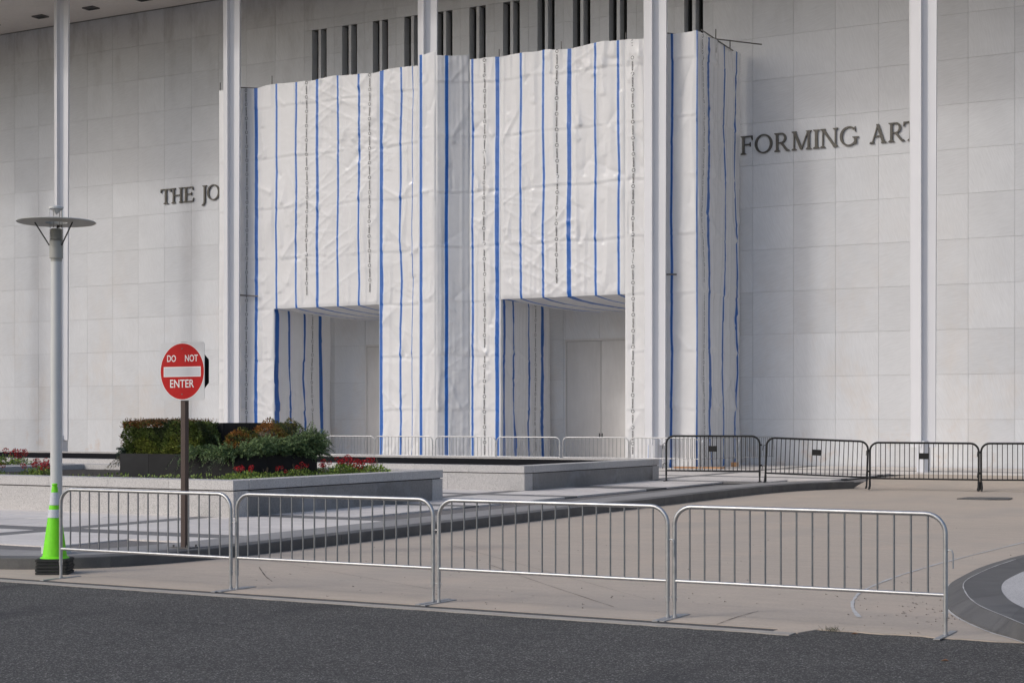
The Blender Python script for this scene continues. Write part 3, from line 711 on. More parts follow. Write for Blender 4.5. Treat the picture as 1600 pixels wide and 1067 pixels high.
cloth('side_sheet', T_V, VW-.25, [(vsd(1108),.19),(vsd(1130),.11),(vsd(1148.5),.11)], z0, TOPZ, side, seed=3, wamp=.20, fade=(.06,.0,0,0), text=[vsd(1097.5), vsd(1160)], amp=1.3)
cloth('side_sheet', T_V, VW-.25, [(T_V+1.1,.14),(T_V+2.4,.08)], z0, TOPZ, lambda s, z, d: (UL-d, s, z), seed=4, wamp=.1, fade=(.06,0,0,0))
for k, (O, pl) in enumerate(((O1, (432,452,475,501)), (O2, (788,803,826,847)))):
    vj = lambda px: v_on(px, O[0])
    tx = [v_on((487, 836)[k], O[0])]
    wd = (.22,.12,.12,.22) if k == 0 else (.16,.10,.10,.20)
    cloth('jamb_sheet', T_V, VW-.35, [(max(vj(p), T_V+w_/2), w_) for p, w_ in zip(pl, wd)], z0, LINT, lambda s, z, d: (O[0]+d-.02, s, z), seed=5+k, wamp=.10, fade=(.05,.0,0,.2), text=tx, amp=1.3)
    cloth('jamb_sheet', T_V, VW-.35, [(T_V+1.,.14)], z0, LINT, lambda s, z, d: (O[1]-d+.02, s, z), seed=8+k, wamp=.1, fade=(.05,.0,0,.2))
    # underside of the lintel: stripes carry on and curve to the right
    sts = [(fu(p), w_*1.7) for p, w_ in ((((432,b_),(463,b_),(496,.115),(528,b_),(561,b_)), ((790,B),(814.5,b_),(849.5,b_),(890,B),(931,b_),(967,b_)))[k])]
    def under(s, t_, d, O=O):
        y = T_V+t_; c = np.clip(t_/(VW-T_V-.35), 0, 1)
        return (np.minimum(s+1.4*c**1.6*np.clip((O[1]-s)/1.0,0,1), O[1]-.005), y, LINT-.16*c-.16*np.sin(np.clip(c,0,1)*math.pi*.6)*np.clip(np.minimum(s-O[0], O[1]-s)*2,0,1)-d*.6*np.clip(c*6,0,1))
    cloth('underside_sheet', O[0], O[1], sts, 0, VW-T_V-.35, under, wamp=0, fade=(.1,.1,.15,0), amp=.8)
# tubes that show above and through the sheeting
TB = MB()
def tube(p0, p1, r=.024, name='scaffold_tube'):
    q = MB(); q.tube([p0, p1], r, 8); return q.build(name, M['pole_steel'], enc)
zt = 15.72
tube((u_at(1037, 52.6), 52.6, zt), (u_at(1190, 56.0), 56.0, zt))
tube((u_at(1096, 52.8), 52.8, zt-.02), (u_at(1145, 55.3), 55.3, 15.45)); tube((UR+.02, 53.9, 15.1), (UR+.02, 53.9, 15.95)); tube((UR+.02, 55.3, 15.0), (UR+.02, 55.3, 15.85))
tube((u_at(372, 52.2), 52.2, z_at(372,137,52.2)), (u_at(418, 52.4), 52.4, z_at(418,139,52.4)), .022); tube((u_at(425,52.4), 52.4, 15.3), (u_at(425,52.4), 52.4, 15.95), .02)
tube((u_at(344,52.4), 52.4, 15.3), (u_at(344,52.4), 52.4, 15.95), .02)
for p in (507, 593, 780, 877, 978): tube((u_at(p,52.45), 52.45, 15.2), (u_at(p,52.45), 52.45, 15.85), .02)
tube((u_at(696,52.5), 52.5, 15.47), (u_at(775,52.5), 52.5, 15.47), .022)
tube((u_at(372, 52.1), 52.05, z_at(372,461,52.1)), (u_at(404, 52.1), 52.05, z_at(404,463,52.1)), .03)
tube((u_at(1038, 52.1), 52.05, z_at(1038,429,52.1)), (u_at(1058, 52.1), 52.05, z_at(1058,429,52.1)), .03)
tube((UR-.3, 52.5, .22), (UR-.3, 52.5, 15.5)); tube((UL+.3, 52.5, .22), (UL+.3, 52.5, 15.5)); tube((UR-.3, 56, .22), (UR-.3, 56, 15.5))
for k in range(1, 7): tube((UL+.3, 52.62, LZ[k]+ (4.4 if False else 0)), (O1[0]-.2, 52.62, LZ[k])); tube((O1[1]+.2, 52.62, LZ[k]), (O2[0]-.2, 52.62, LZ[k])); tube((O2[1]+.2, 52.62, LZ[k]), (UR-.3, 52.62, LZ[k]))
# gap at the foot of the second jamb: a ply board seen standing there, boards on the ground by the corner
def board(name, p, sx, sy, sz, rz, mt, label, cat='board', group=None):
    q = MB(); q.box(-sx/2, sx/2, -sy/2, sy/2, 0, sz); o = q.build(name, mt, None, p, rz); return tag(o, label, cat, group)
board('plywood_board', (u_at(1090, 51.6), 51.75, gp(52)), 1.7, .5, .05, .1, M['ply'], 'orange brown plywood board lying at the corner of the sheeted scaffold')
board('timber_block', (u_at(1148, 54.0), 54.0, gp(54)), .25, .2, .16, .3, M['ply'], 'small brown timber block at the foot of the side sheeting', 'timber')

# ------------------------------------------------------------------ planters
def planter(name, u0, u1, v0, v1, top, label, floor_m, floor_z, wt=.42, seg=2.2):
    r = empty(name, (u0, v0, gp(v0))); tag(r, label, 'planter', 'low granite planters on the plaza')
    inv = Matrix.Translation((-u0, -v0, -gp(v0)))
    def pt(q, n, m_): o = q.build(n, m_, r); o.matrix_parent_inverse = inv; return o
    b = gp(v0)-.01; zc = top-.17
    def run(a0, a1, fix0, fix1, axis):
        L_ = a1-a0; n = max(1, int(round(L_/seg)))
        for i in range(n):
            p0 = a0+L_*i/n+.003; p1 = a0+L_*(i+1)/n-.003
            q = MB()
            if axis == 'u': q.box(p0, p1, fix0, fix1, b, zc-.022)
            else: q.box(fix0, fix1, p0, p1, b, zc-.022)
            pt(q, 'granite_block', M['granite_shaded_stained'] if axis == 'v' and fix1 > u1-.05 else M['granite'])
        n = max(1, int(round(L_/(seg*.72))))
        for i in range(n):
            p0 = a0+L_*i/n+.0025; p1 = a0+L_*(i+1)/n-.0025
            q = MB()
            if axis == 'u': q.box(p0, p1, fix0-.012, fix1+.012, zc, top)
            else: q.box(fix0-.012, fix1+.012, p0, p1, zc, top)
            pt(q, 'coping_stone', M['cap'])
    run(u0, u1, v0, v0+wt, 'u'); run(u0, u1, v1-wt, v1, 'u')
    run(v0+wt+.015, v1-wt-.015, u1-wt, u1, 'v'); run(v0+wt+.015, v1-wt-.015, u0, u0+wt, 'v')
    q = MB(); q.box(u0+.04, u1-.04, v0+.04, v1-.04, b, zc-.002); q.v = q.v; core = pt(q, 'joint_core', M['joint'])
    # keep core off the faces: only its rim shows as the dark joint under the coping
    q = MB(); q.box(u0+wt+.02, u1-wt-.02, v0+wt+.02, v1-wt-.02, zc, floor_z); pt(q, 'bed' if floor_m is M['soil'] else 'basin_floor', floor_m)
    return r
planter('granite_planter', -28.6, -18.15, 22.46, 29.56, .82, 'nearer grey granite planter with clipped hedge, juniper and red flowers round a black box', M['soil'], .70)
planter('granite_planter', -38.4, -28.9, 22.46, 29.56, .82, 'grey granite planter with red geraniums at the left edge', M['soil'], .70)
planter('granite_planter', -75, -18.5, 33.9, 41.9, .79, 'long farther granite planter with a bare black bed, running behind the planted one', M['black_water'], .745)
# black granite boxes in the near planter
def gbox(label, u0, u1, v0, v1, z0, z1, slabw=.82):
    r = empty('black_planter_box', (u0, v0, z0)); tag(r, label, 'planter box')
    inv = Matrix.Translation((-u0, -v0, -z0))
    def pt(q, n, m_): o = q.build(n, m_, r); o.matrix_parent_inverse = inv; return o
    for (a0, a1, ax, f0, f1) in ((u0, u1, 'u', v0, v0+.05), (u0, u1, 'u', v1-.05, v1), (v0+.052, v1-.052, 'v', u1-.05, u1), (v0+.052, v1-.052, 'v', u0, u0+.05)):
        n = max(1, int(round((a1-a0)/slabw)))
        for i in range(n):
            p0 = a0+(a1-a0)*i/n+.003; p1 = a0+(a1-a0)*(i+1)/n-.003; q = MB()
            if ax == 'u': q.box(p0, p1, f0, f1, z0, z1)
            else: q.box(f0, f1, p0, p1, z0, z1)
            pt(q, 'granite_slab', M['black_granite'])
    q = MB(); q.box(u0+.055, u1-.055, v0+.055, v1-.055, z0, z1-.05); pt(q, 'bed', M['soil'])
gbox('lower black granite box in the planter, holding the hedge and juniper', -24.02, -20.8, 25.9, 28.62, .69, 1.185)
gbox('taller black granite box rising behind the clipped hedge', -23.6, -21.72, 27.3, 28.9+.0, 1.19, 1.83) if False else None
gbox('taller black granite box rising behind the clipped hedge and golden bush', -23.4, -21.9, 26.75, 29.35, 1.2, 1.835)

# ------------------------------------------------------------------ foliage
def leaves(name, pts, parent=None, label=None, cat=None, group=None, loc=None):
    """pts: list of (pos, dir, length, width, colour)"""
    vs = []; fs = []; cs = []
    for p, d, l, w_, c in pts:
        d = d.normalized(); a = d.cross(Vector((random.uniform(-1,1), random.uniform(-1,1), random.uniform(-1,1)))).normalized()
        b = len(vs); m_ = p+d*l*.5
        vs += [p, m_+a*w_*.5, p+d*l, m_-a*w_*.5]; fs.append((b,b+1,b+2,b+3)); cs += [c]*4
    me = bpy.data.meshes.new(name); me.from_pydata([tuple(v) for v in vs], [], fs); me.materials.append(M['leaf'])
    ca = me.color_attributes.new('leafcol', 'FLOAT_COLOR', 'POINT')
    ca.data.foreach_set('color', [x for c in cs for x in (*c, 1)])
    o = link(name, me, parent, loc)
    if label: tag(o, label, cat, group)
    return o
def rv(s=1): return Vector((random.gauss(0,s), random.gauss(0,s), random.gauss(0,s)))
def jit(c, k=.25):
    f = 1+random.uniform(-k, k); return tuple(max(.002, x*f*(1+random.uniform(-.08,.08))) for x in c)
# clipped hedge
def hedge(x0, x1, y0, y1, z0, z1, n):
    P = []
    for _ in range(n):
        x = random.uniform(x0, x1); y = random.uniform(y0, y1); z = random.uniform(z0, z1)
        k = random.random()
        if k < .50: y = y0
        elif k < .70: z = z1
        elif k < .82: x = x1
        elif k < .90: x = x0
        bul = .09*(vn(x*2.3, z*2.7+y)-.5)*2+.05*(vn(x*7, z*7+y*3)-.5)*2
        bot = max(0, (z0+.16-z))*.5
        dep = abs(random.gauss(0,.035))
        if y == y0: y += bul+dep+bot
        if z == z1: z += .05*(vn(x*4,y*4)-.5)*2-dep+.015
        if x == x1: x += bul-dep-bot
        if x == x0: x += bul*1.3+dep+bot
        t = (z-z0)/(z1-z0)
        n1 = vn(x*1.7+5, y*2+z*1.6)
        if t > .84 and vn(x*2.1, y*1.3+8) > .42 and random.random() < .6: c = jit((.27,.12,.04), .35)
        elif n1 > .62: c = jit((.19,.22,.045), .35)
        elif n1 < .35: c = jit((.06,.085,.032), .35)
        else: c = jit((.12,.16,.04), .35)
        d = Vector((random.gauss(0,.6), -.6 if y < y0+.3 else random.gauss(0,.5), random.uniform(-.2,.9)))
        P.append((Vector((x,y,z)), d, random.uniform(.035,.07), random.uniform(.018,.03), c))
    for _ in range(n//22):   # shoots breaking the outline
        x = random.uniform(x0, x1); y = random.uniform(y0, y1); z = z1
        if random.random() < .35: x = x0; z = random.uniform(z0, z1)
        base = Vector((x,y,z)); d = (Vector((0,0,1)) if z == z1 else Vector((-1,0,.3)))+rv(.3)
        for k in range(5): P.append((base+d*.014*k, d+rv(.7), .035, .015, jit((.14,.075,.03),.4)))
    return P
hd = empty('clipped_hedge', (-23, 26.1, 1.17)); tag(hd, 'clipped box-shaped hedge with reddish tips, growing in the black granite box', 'hedge')
hi = Matrix.Translation((23, -26.1, -1.17))
HX = (-24.05, -22.0, 26.02, 26.7, 1.16, 1.845)
o = leaves('foliage', hedge(*HX, 15000), hd); o.matrix_parent_inverse = hi
q = MB(); q.box(HX[0]+.16, HX[1]-.16, HX[2]+.13, HX[3]-.02, 1.14, HX[5]-.11); o = q.build('inner_twigs', mat('hedge_twigs', (.022,.02,.012), .95, noise=[(20,.5,4)]), hd); o.matrix_parent_inverse = hi
q = MB()
for k in range(7): q.tube([(-23.9+k*.3, 26.4, 1.1), (-23.9+k*.3+random.uniform(-.05,.05), 26.35, 1.5)], .015, 5)
o = q.build('stem', M['stem'], hd); o.matrix_parent_inverse = hi
# golden-red bush
def mound(c, r, n, fcol, lsz=(.035,.06)):
    P = []
    for _ in range(n):
        d = rv().normalized(); d.z = abs(d.z)*.9+.02 if random.random() < .85 else d.z*.4
        k = 1+.22*(vn(d.x*3+c[0], d.y*3+d.z*4)-.5)*2
        p = Vector((c[0]+d.x*r[0]*k, c[1]+d.y*r[1]*k, c[2]+d.z*r[2]*k))-d*abs(random.gauss(0,.03))
        P.append((p, d+rv(.5), random.uniform(*lsz), random.uniform(.016,.028), fcol(p, d)))
    return P
def goldc(p, d):
    n = vn(p.x*3.1, p.y*2.7+p.z*5)
    return jit((.30,.13,.03),.35) if n > .5 else jit((.19,.16,.03),.35) if n > .3 else jit((.08,.10,.03),.3)
gb = empty('barberry_bush', (-21.35, 27.3, 1.2)); tag(gb, 'low orange and green bush between the tall black box and the juniper', 'bush')
o = leaves('foliage', mound((-21.42,26.85,1.22), (.36,.55,.50), 3600, goldc)+mound((-21.25,27.6,1.3), (.38,.55,.60), 3400, goldc)+mound((-21.25,28.3,1.3), (.32,.4,.60), 1800, goldc), gb); o.matrix_parent_inverse = Matrix.Translation((21.35,-27.3,-1.2))
q = MB(); q.lathe([(.001,1.75),(.2,1.6),(.3,1.35),(.3,1.15)], 10, (-21.4,27.6)); o = q.build('stem', M['stem'], gb); o.matrix_parent_inverse = Matrix.Translation((21.35,-27.3,-1.2))
# juniper: arching sprays
def spray(base, d, L_, droop, col_, n=16):
    P = []; p = Vector(base); d = Vector(d).normalized(); stp = L_/n
    for i in range(n):
        t = i/n; d = (d+Vector((0,0,-droop*stp*(0.6+t)))).normalized(); p = p+d*stp
        for k in range(5 if t < .85 else 3):
            sd = d.cross(rv()).normalized()
            P.append((p+rv(.006), d*.9+sd*.8, random.uniform(.035,.075)*(1-.45*t), .015, jit(col_, .35)))
    return P
def juniper():
    P = []
    cols_ = [(.15,.22,.095),(.18,.26,.11),(.23,.31,.13),(.09,.14,.065)]
    for k in range(760):
        v_ = 25.95+2.75*random.random()**.8; t = (v_-25.95)/2.75
        u_ = -21.0+random.uniform(-.15,.24)
        top = 1.20+ .30*t+.06*math.sin(v_*3.1)
        z = random.uniform(1.22, top+.06)
        out = random.uniform(.2,1)
        d = (out*.8, random.uniform(-.9,.9)-.15, random.uniform(.1,1.0))
        P += spray((u_, v_, z-.08), d, random.uniform(.22,.42), random.uniform(.6,2.2), random.choice(cols_))
    for k in range(130):      # the near end trails over the front of the box
        u_ = -21.0-random.random()**1.6*1.1; P += spray((u_, 25.98, 1.2), (random.uniform(-.9,.7), random.uniform(-.9,-.2), random.uniform(0,.7)), random.uniform(.25,.5), random.uniform(1.5,4.5), random.choice(cols_))
    for k in range(12): P += spray((-20.85-random.random()*1.5, 25.95, 1.17), (random.uniform(-1,.2), -.5, random.uniform(-.3,.15)), random.uniform(.55,.8), random.uniform(1,2.0), (.085,.11,.06))
    for k in range(150):      # far end mound
        P += spray((-20.95+random.uniform(-.1,.1), 28.3+random.uniform(-.3,.45), random.uniform(1.15,1.5)), (random.uniform(0,1), random.uniform(-.2,1), random.uniform(-.2,1)), random.uniform(.3,.5), random.uniform(1,3), random.choice(cols_))
    return P
ju = empty('juniper', (-20.9, 27.3, 1.18)); tag(ju, 'dark green spreading juniper spilling over the side of the black granite box', 'shrub')
ji = Matrix.Translation((20.9, -27.3, -1.18))
o = leaves('foliage', juniper(), ju); o.matrix_parent_inverse = ji
q = MB(); q.box(-21.1, -20.86, 26.05, 28.55, 1.15, 1.3); o = q.build('branches', mat('juniper_twigs', (.02,.022,.014), .95, noise=[(20,.5,4)]), ju); o.matrix_parent_inverse = ji
# small blue-green juniper at the left end of the hedge
P = []
for k in range(110): P += spray((-23.98+random.uniform(-.05,.05), 26.0+random.uniform(0,.8), random.uniform(1.1,1.3)), (-1, random.uniform(-.6,.3), random.uniform(-.5,.9)), random.uniform(.14,.26), random.uniform(1,4), random.choice([(.045,.075,.055),(.06,.09,.06)]), 10)
for k in range(3): P += spray((-24.0, 26.0+.1*k, 1.15), (-.7,-.3,-.35), .5, 1.2, (.085,.08,.045), 16)
o = leaves('small_juniper', P); tag(o, 'small blue-green juniper tuft at the left foot of the clipped hedge', 'shrub')
# geraniums: plant > foliage, flower heads
def ger_mesh(seed, spread=.26, hgt=.22, ylw=.3):
    random.seed(seed)
    def gc(p, d): return jit((.24,.32,.05),.35) if random.random() < ylw+.15 else jit((.10,.17,.04),.35)
    P = mound((0,0,.02), (spread,spread,hgt), 330, gc, (.04,.07))
    o = []
    heads = []
    for k in range(random.randint(2,5)):
        a = random.uniform(0,6.28); r_ = random.uniform(0,spread*.9); hx, hy, hz = r_*math.cos(a), r_*math.sin(a), hgt+random.uniform(.03,.16)
        Q = []
        for _ in range(46):
            d = rv().normalized(); Q.append((Vector((hx,hy,hz))+Vector((d.x*.045,d.y*.045,d.z*.032)), d+rv(.3), .028, .024, jit((.36,.010,.016),.45)))
        heads.append((Q, (hx,hy,hz)))
    return P, heads
protos = []
for sd_ in (1, 2, 3, 4, 5):
    P, hs = ger_mesh(sd_, .24+.02*(sd_%3), .17+.02*(sd_%4), .25+.1*(sd_%3))
    o1 = leaves('foliage', P); me1 = o1.data; bpy.data.objects.remove(o1); hm = []
    for Q, hp in hs:
        o2 = leaves('flower_head', Q); hm.append(o2.data); bpy.data.objects.remove(o2)
    q = MB()
    for Q, hp in hs: q.tube([(hp[0]*.5,hp[1]*.5,.02), hp], .005, 4)
    protos.append((me1, hm, q.mesh('stem', M['stem'])))
random.seed(21)
def ger(x, y, z, label, group, s=1.0, heads=True):
    me1, hm, stm = random.choice(protos)
    r = empty('geranium', (x, y, z), random.uniform(0,6.28)); r.scale = (s,s,s); tag(r, label, 'flowering plant', group)
    link('foliage', me1, r); link('stem', stm, r)
    if heads:
        for h in hm: link('flower_head', h, r)
    return r
for k in range(9): ger(-24.35-.42*k+random.uniform(-.1,.1), 24.0+.35*(k%4)+random.uniform(-.15,.3), .70, 'red geranium in the planter bed left of the black box', 'geraniums left of the black box', random.uniform(.75,1.0), k < 8)
for k in range(7): ger(-20.2+random.uniform(-.25,.35), 24.9+.38*k, .70, 'red geranium in the planter bed in front of the juniper, right of the sign post', 'geraniums below the juniper', random.uniform(.62,.85), k in (0,1,2,4,6))
for k in range(10): ger(-20.1+.42*(k%4)+random.uniform(-.1,.1), 27.9+.42*(k//4)+random.uniform(-.1,.1), .70, 'bushy red geranium at the right end of the planter behind the juniper', 'geraniums at the far right end of the planter', random.uniform(.85,1.15), k % 4 != 3)
for k in range(12): ger(-29.5-.5*(k%4)+random.uniform(-.1,.1), 26.6+.8*(k//4)+random.uniform(-.15,.15), .75, 'red geranium in the planter at the left edge of the picture', 'geraniums in the left planter', random.uniform(1.15,1.4))
# low ground cover
P = []
for (x0, x1, y0, y1, n) in ((-28.1,-24.1,22.95,24.5,900),(-24.0,-20.9,22.95,25.8,500),(-20.75,-18.65,23.4,29.0,1500),(-33,-29.4,23,29,900)):
    for _ in range(n):
        x = random.uniform(x0,x1); y = random.uniform(y0,y1)
        if vn(x*2.2, y*2.2) < .35: continue
        P.append((Vector((x,y,.70+random.uniform(0,.06))), Vector((random.gauss(0,.5), random.gauss(0,.5), 1)), random.uniform(.04,.08), .035, jit((.17,.24,.06),.4)))
o = leaves('ground_cover', P); tag(o, 'low green leaves covering the planter soil', 'ground cover', kind='stuff')

# ------------------------------------------------------------------ right island with curved kerb
outer = [(1760,1062),(1660,1024),(1587,999),(1547,987),(1504,968),(1482,952),(1477,939),(1479,925),(1485,914),(1501,904),(1531,889),(1568,877),(1600,868.5),(1660,858),(1760,845)]
arris = [(1760,1030),(1660,998),(1600,975),(1571,963),(1533,947),(1515,934),(1507,922),(1505,914),(1509,907),(1520,900),(1548,887),(1580,876),(1612,866.5),(1670,856),(1765,843)]
inner = [(1760,990),(1660,965),(1612,953),(1592,945),(1578,937),(1569,928),(1565,921),(1565,915),(1567,910),(1572,905),(1587,897),(1604,890),(1630,882),(1685,871),(1775,858)]
go = catmull([Vector(ground(x,y,.008)) for x,y in outer], 4); ga = catmull([Vector(ground(x,y,.15)) for x,y in arris], 4); gi = catmull([Vector(ground(x,y,.16)) for x,y in inner], 4)
isl = empty('traffic_island', (go[24].x, go[24].y, 0)); isl['kind'] = 'structure'
ii = Matrix.Translation((-go[24].x, -go[24].y, 0))
cuts = [0, 6, 11, 20, 33, 45, len(go)-1]
for a, b in zip(cuts, cuts[1:]):
    q = MB(); n = b-a+1
    def tr(P):
        L2 = [v.copy() for v in P[a:b+1]]; L2[0] = L2[0].lerp(L2[1], .02); L2[-1] = L2[-1].lerp(L2[-2], .02); return L2
    A_, B_, C_ = tr(go), tr(ga), tr(gi)
    vs = [(p.x,p.y,-.02) for p in A_]+[(p.x,p.y,.03) for p in A_]+[(p.x,p.y,.148) for p in B_]+[(p.x,p.y,.158) for p in C_]+[(p.x,p.y,-.02) for p in C_]
    # a small rounding at the arris
    fs = [(r*n+q_, r*n+q_+1, (r+1)*n+q_+1, (r+1)*n+q_) for r in range(4) for q_ in range(n-1)]+[tuple(r*n for r in range(5)), tuple(r*n+n-1 for r in range(4,-1,-1))]
    q.add(vs, fs); o = q.build('kerb_stone', M['kerb'], isl); o.matrix_parent_inverse = ii
q = MB(); q.prism([(p.x,p.y) for p in gi]+[(40,20),(40,10)], -.02, .156); o = q.build('granite_infill', M['cap'], isl); o.matrix_parent_inverse = ii
def ribbon(P, w_, z, name, m_, wj=.0):
    q = MB(); n = len(P); a = []; b = []
    for i, p in enumerate(P):
        t = (P[min(i+1,n-1)]-P[max(i-1,0)]).normalized(); k = w_*(1+wj*random.uniform(-1,1))/2
        a.append((p.x-t.y*k, p.y+t.x*k, z)); b.append((p.x+t.y*k, p.y-t.x*k, z))
    q.add(a+b, [(i, i+1, n+i+1, n+i) for i in range(n-1)]); o = q.build(name, m_); structure(o); return o
def pixline(pts, n=6): return catmull([Vector(ground(x,y,.01)) for x,y in pts], n)
oo = [Vector((p.x,p.y)) for p in go]
def off2(P, d):
    out = []
    for i, p in enumerate(P):
        t = (P[min(i+1,len(P)-1)]-P[max(i-1,0)]).normalized(); out.append(Vector((p.x-t.y*d, p.y+t.x*d)))
    return out
ribbon(off2(oo, .012)[6:42], .028, .0125, 'sealant_line', M['seal'], .5)
ribbon(off2(ga, .0)[2:46], .012, .1535, 'arris_line', M['seal'], .5)
ribbon(pixline([(1760,815),(1680,830),(1600,847),(1485,875.5),(1430,891),(1388,905),(1348,922.6),(1335,935),(1331.5,944),(1334,953),(1342.6,964)]), .035, .0125, 'sealant_line', M['seal'], .45)
ribbon(pixline([(1200,815),(1300,830),(1400,850),(1480,866)]), .012, .0121, 'crack', M['seal'], .5)
ribbon(pixline([(1060,800),(1150,811),(1200,815)]), .010, .0121, 'crack', M['seal'], .5)
MC = mat('crack_dark', (.12,.10,.09), .9)
ribbon(pixline([(405,886),(415,900),(424,907),(425,908)]), .012, .0122, 'crack', MC, .6)
ribbon(pixline([(760,880),(830,905),(905,930),(960,948)]), .008, .0122, 'crack', MC, .6)
ribbon(pixline([(1120,975),(1150,964),(1185,954)]), .008, .0122, 'crack', MC, .6)
for pts in ([(400,872),(560,900),(700,925)],[(700,850),(900,905),(1010,935)],[(780,840),(1000,855),(1300,880)]): ribbon(pixline(pts), .005, .0121, 'crack', MC, .6)
# cover plate and pit frame in the driveway
q = MB(); P = [ground(x,y,.02) for x,y in ((1495,779.2),(1512,777.2),(1575,777.6),(1582,778.4),(1576,780.4),(1545,780.4))]; q.prism(P, .0, .035); tag(q.build('cover_plate', M['plate']), 'long dark iron cover plate lying in the driveway in front of the black barriers', 'cover plate')
def ribbon_a(pts): o = ribbon(catmull([Vector(ground(x,y,.0)) for x,y in pts], 5), .010, .0015, 'crack', MA, .9)
MA = mat('asphalt_crack', (.022,.022,.022), .95)
ribbon_a([(143,1009),(190,1003),(215,1000),(262,994)]); ribbon_a([(1090,1003),(1150,997),(1190,1000),(1250,993)]); ribbon_a([(210,975),(300,972),(400,983)])
P = [(Vector((random.gauss(0,.04),random.gauss(0,.03),0)), Vector((random.gauss(0,.6),random.gauss(0,.5),.8)), random.uniform(.03,.08), .004, jit((.09,.09,.05),.3)) for _ in range(60)]
x_, y_ = ground(1297, 986, 0); tag(leaves('weed_tuft', P, None, None, None, None, (x_, y_, .0)), 'small dry weed tuft growing at the edge of the asphalt', 'weed')
# grit and leaf litter
q = MB(); random.seed(5)
for _ in range(280):
    px = random.uniform(380, 1590); py = 790+190*random.random()**.8
    if random.random() < .35: px = random.gauss(1450, 50); py = random.gauss(950, 22)
    if py < 780 or py > 990: continue
    x, y = ground(px, py, .01)
    if x < -13.7 or y < 13.9: continue
    r_ = random.uniform(.006,.018); a = random.uniform(0,3); h_ = random.uniform(.003,.010)
    q.add([(x+r_*math.cos(a+t), y+r_*.8*math.sin(a+t), .009+ (h_ if t == 2.1 else .001)) for t in (0,1.2,2.1,3.3,4.8)], [(0,1,2,3,4)])
lo = q.build('leaf_litter', mat('dry_leaf', (.07,.05,.04), .9)); tag(lo, 'small dark leaf bits and grit scattered on the driveway', 'litter', kind='stuff')
for k, (px, py) in enumerate(((1335,991),(1476,1033))):
    x, y = ground(px, py); q = MB(); q.add([(x-.03,y-.015,.006),(x+.01,y-.02,.022),(x+.035,y+.005,.008),(x+.0,y+.02,.02)], [(0,1,2,3)])
    tag(q.build('dry_leaf', mat('tan_leaf', (.35,.2,.12), .8)), ('dry tan leaf at the edge of the asphalt near the last silver barrier','dry tan leaf lying on the open asphalt below the last silver barrier')[k], 'leaf')

# ------------------------------------------------------------------ crowd barriers
def rounded(Lx, ztop, r, z0, n=7):
    P = [(0,0,z0),(0,0,ztop-r)]
    P += [(r-r*math.cos(a), 0, ztop-r+r*math.sin(a)) for a in [math.pi/2*i/n for i in range(1,n+1)]]
    P += [(Lx-r+r*math.sin(a), 0, ztop-r+r*math.cos(a)) for a in [math.pi/2*i/n for i in range(0,n+1)]]
    P += [(Lx,0,z0)]
    return P
LB = 2.575
def make_barrier(m_, mf, nb, top, low, tr_, br, feet='flat', Lx=LB, hooks=(.72,), rad=.175):
    r = empty('crowd_barrier')
    q = MB(); q.tube(rounded(Lx, top, rad, .16 if feet == 'flat' else .19), tr_, 10); q.build('frame', m_, r)
    q = MB(); q.tube([(.0,0,low),(Lx,0,low)], tr_*.82, 8); q.build('lower_rail', m_, r)
    def ztop(x):
        if x < rad: return top-rad+math.sqrt(max(0, rad*rad-(rad-x)**2))
        if x > Lx-rad: return top-rad+math.sqrt(max(0, rad*rad-(x-Lx+rad)**2))
        return top
    base = {}
    for i in range(nb):
        x = .155+(Lx-.31)*i/(nb-1); zt_ = round(ztop(x), 3)
        if zt_ not in base: q = MB(); q.tube([(0,0,low),(0,0,zt_-.01)], br, 6); base[zt_] = q.mesh('bar', M['galv_bar'] if m_ is M['galv'] else m_)
        link('bar', base[zt_], r, (x,0,0))
    for x, s in ((0,-1),(Lx,1)):
        q = MB(); q.tube([(x,0,.012),(x,0,.30)], tr_*.80, 8); q.tube([(x-.03,0,.20),(x+.03,0,.20)], .006, 6); q.build('leg', m_, r)
        if feet == 'flat':
            q = MB(); q.box(x-.028, x+.028, -.31, .31, .0, .009); q.tube([(x,0,.009),(x,0,.03)], tr_*1.05, 10); q.build('foot', mf, r)
        else:
            q = MB(); q.tube([(x-.02,-.27,.0),(x,-.24,.08),(x,-.13,.22),(x,-.06,.24),(x,.06,.24),(x,.13,.22),(x,.24,.08),(x-.02,.27,.0)], tr_*.85, 8); q.build('foot', mf, r)
    for z in hooks:
        q = MB(); q.tube([(Lx,0,z),(Lx+.03,0,z+.035),(Lx+.055,0,z+.028),(Lx+.065,0,z-.0),(Lx+.065,0,z-.13)], .0075, 6); q.build('hook', m_, r)
    return r
src = make_barrier(M['galv'], M['galv_foot'], 16, 1.065, .355, .0215, .0098)
fronts = [(-14.0, 14.09, 0, 'leftmost silver crowd barrier of the front row, between green cone and sign post'),
          (-11.37, 14.13, .002, 'second silver crowd barrier of the front row, standing in front of the planter corner'),
          (-8.71, 14.11, -.003, 'third silver crowd barrier of the front row, at the end of the dark kerb'),
          (-6.075, 14.13, .001, 'rightmost silver crowd barrier of the front row, standing on the open driveway')]
for k, (x, y, rz, lb) in enumerate(fronts):
    o = src if k == 0 else copy_tree(src); o.location = (x, y, .008); o.rotation_euler.z = rz; tag(o, lb, 'crowd barrier', 'silver crowd barriers across the driveway mouth')
bx = [378, 481, 584, 677, 777, 879, 985]
labs = ['silver crowd barrier by the scaffold, hidden behind the black box and juniper', 'silver crowd barrier before the left doorway, its left end behind the juniper', 'silver crowd barrier in front of the pier right of the left doorway',
        'silver crowd barrier in front of the wrapped column', 'silver crowd barrier in front of the curtain of the right doorway', 'silver crowd barrier in front of the right double door', 'silver crowd barrier in front of the white column and the scaffold corner']
VB = 50.6
xs0 = u_at(985, VB)
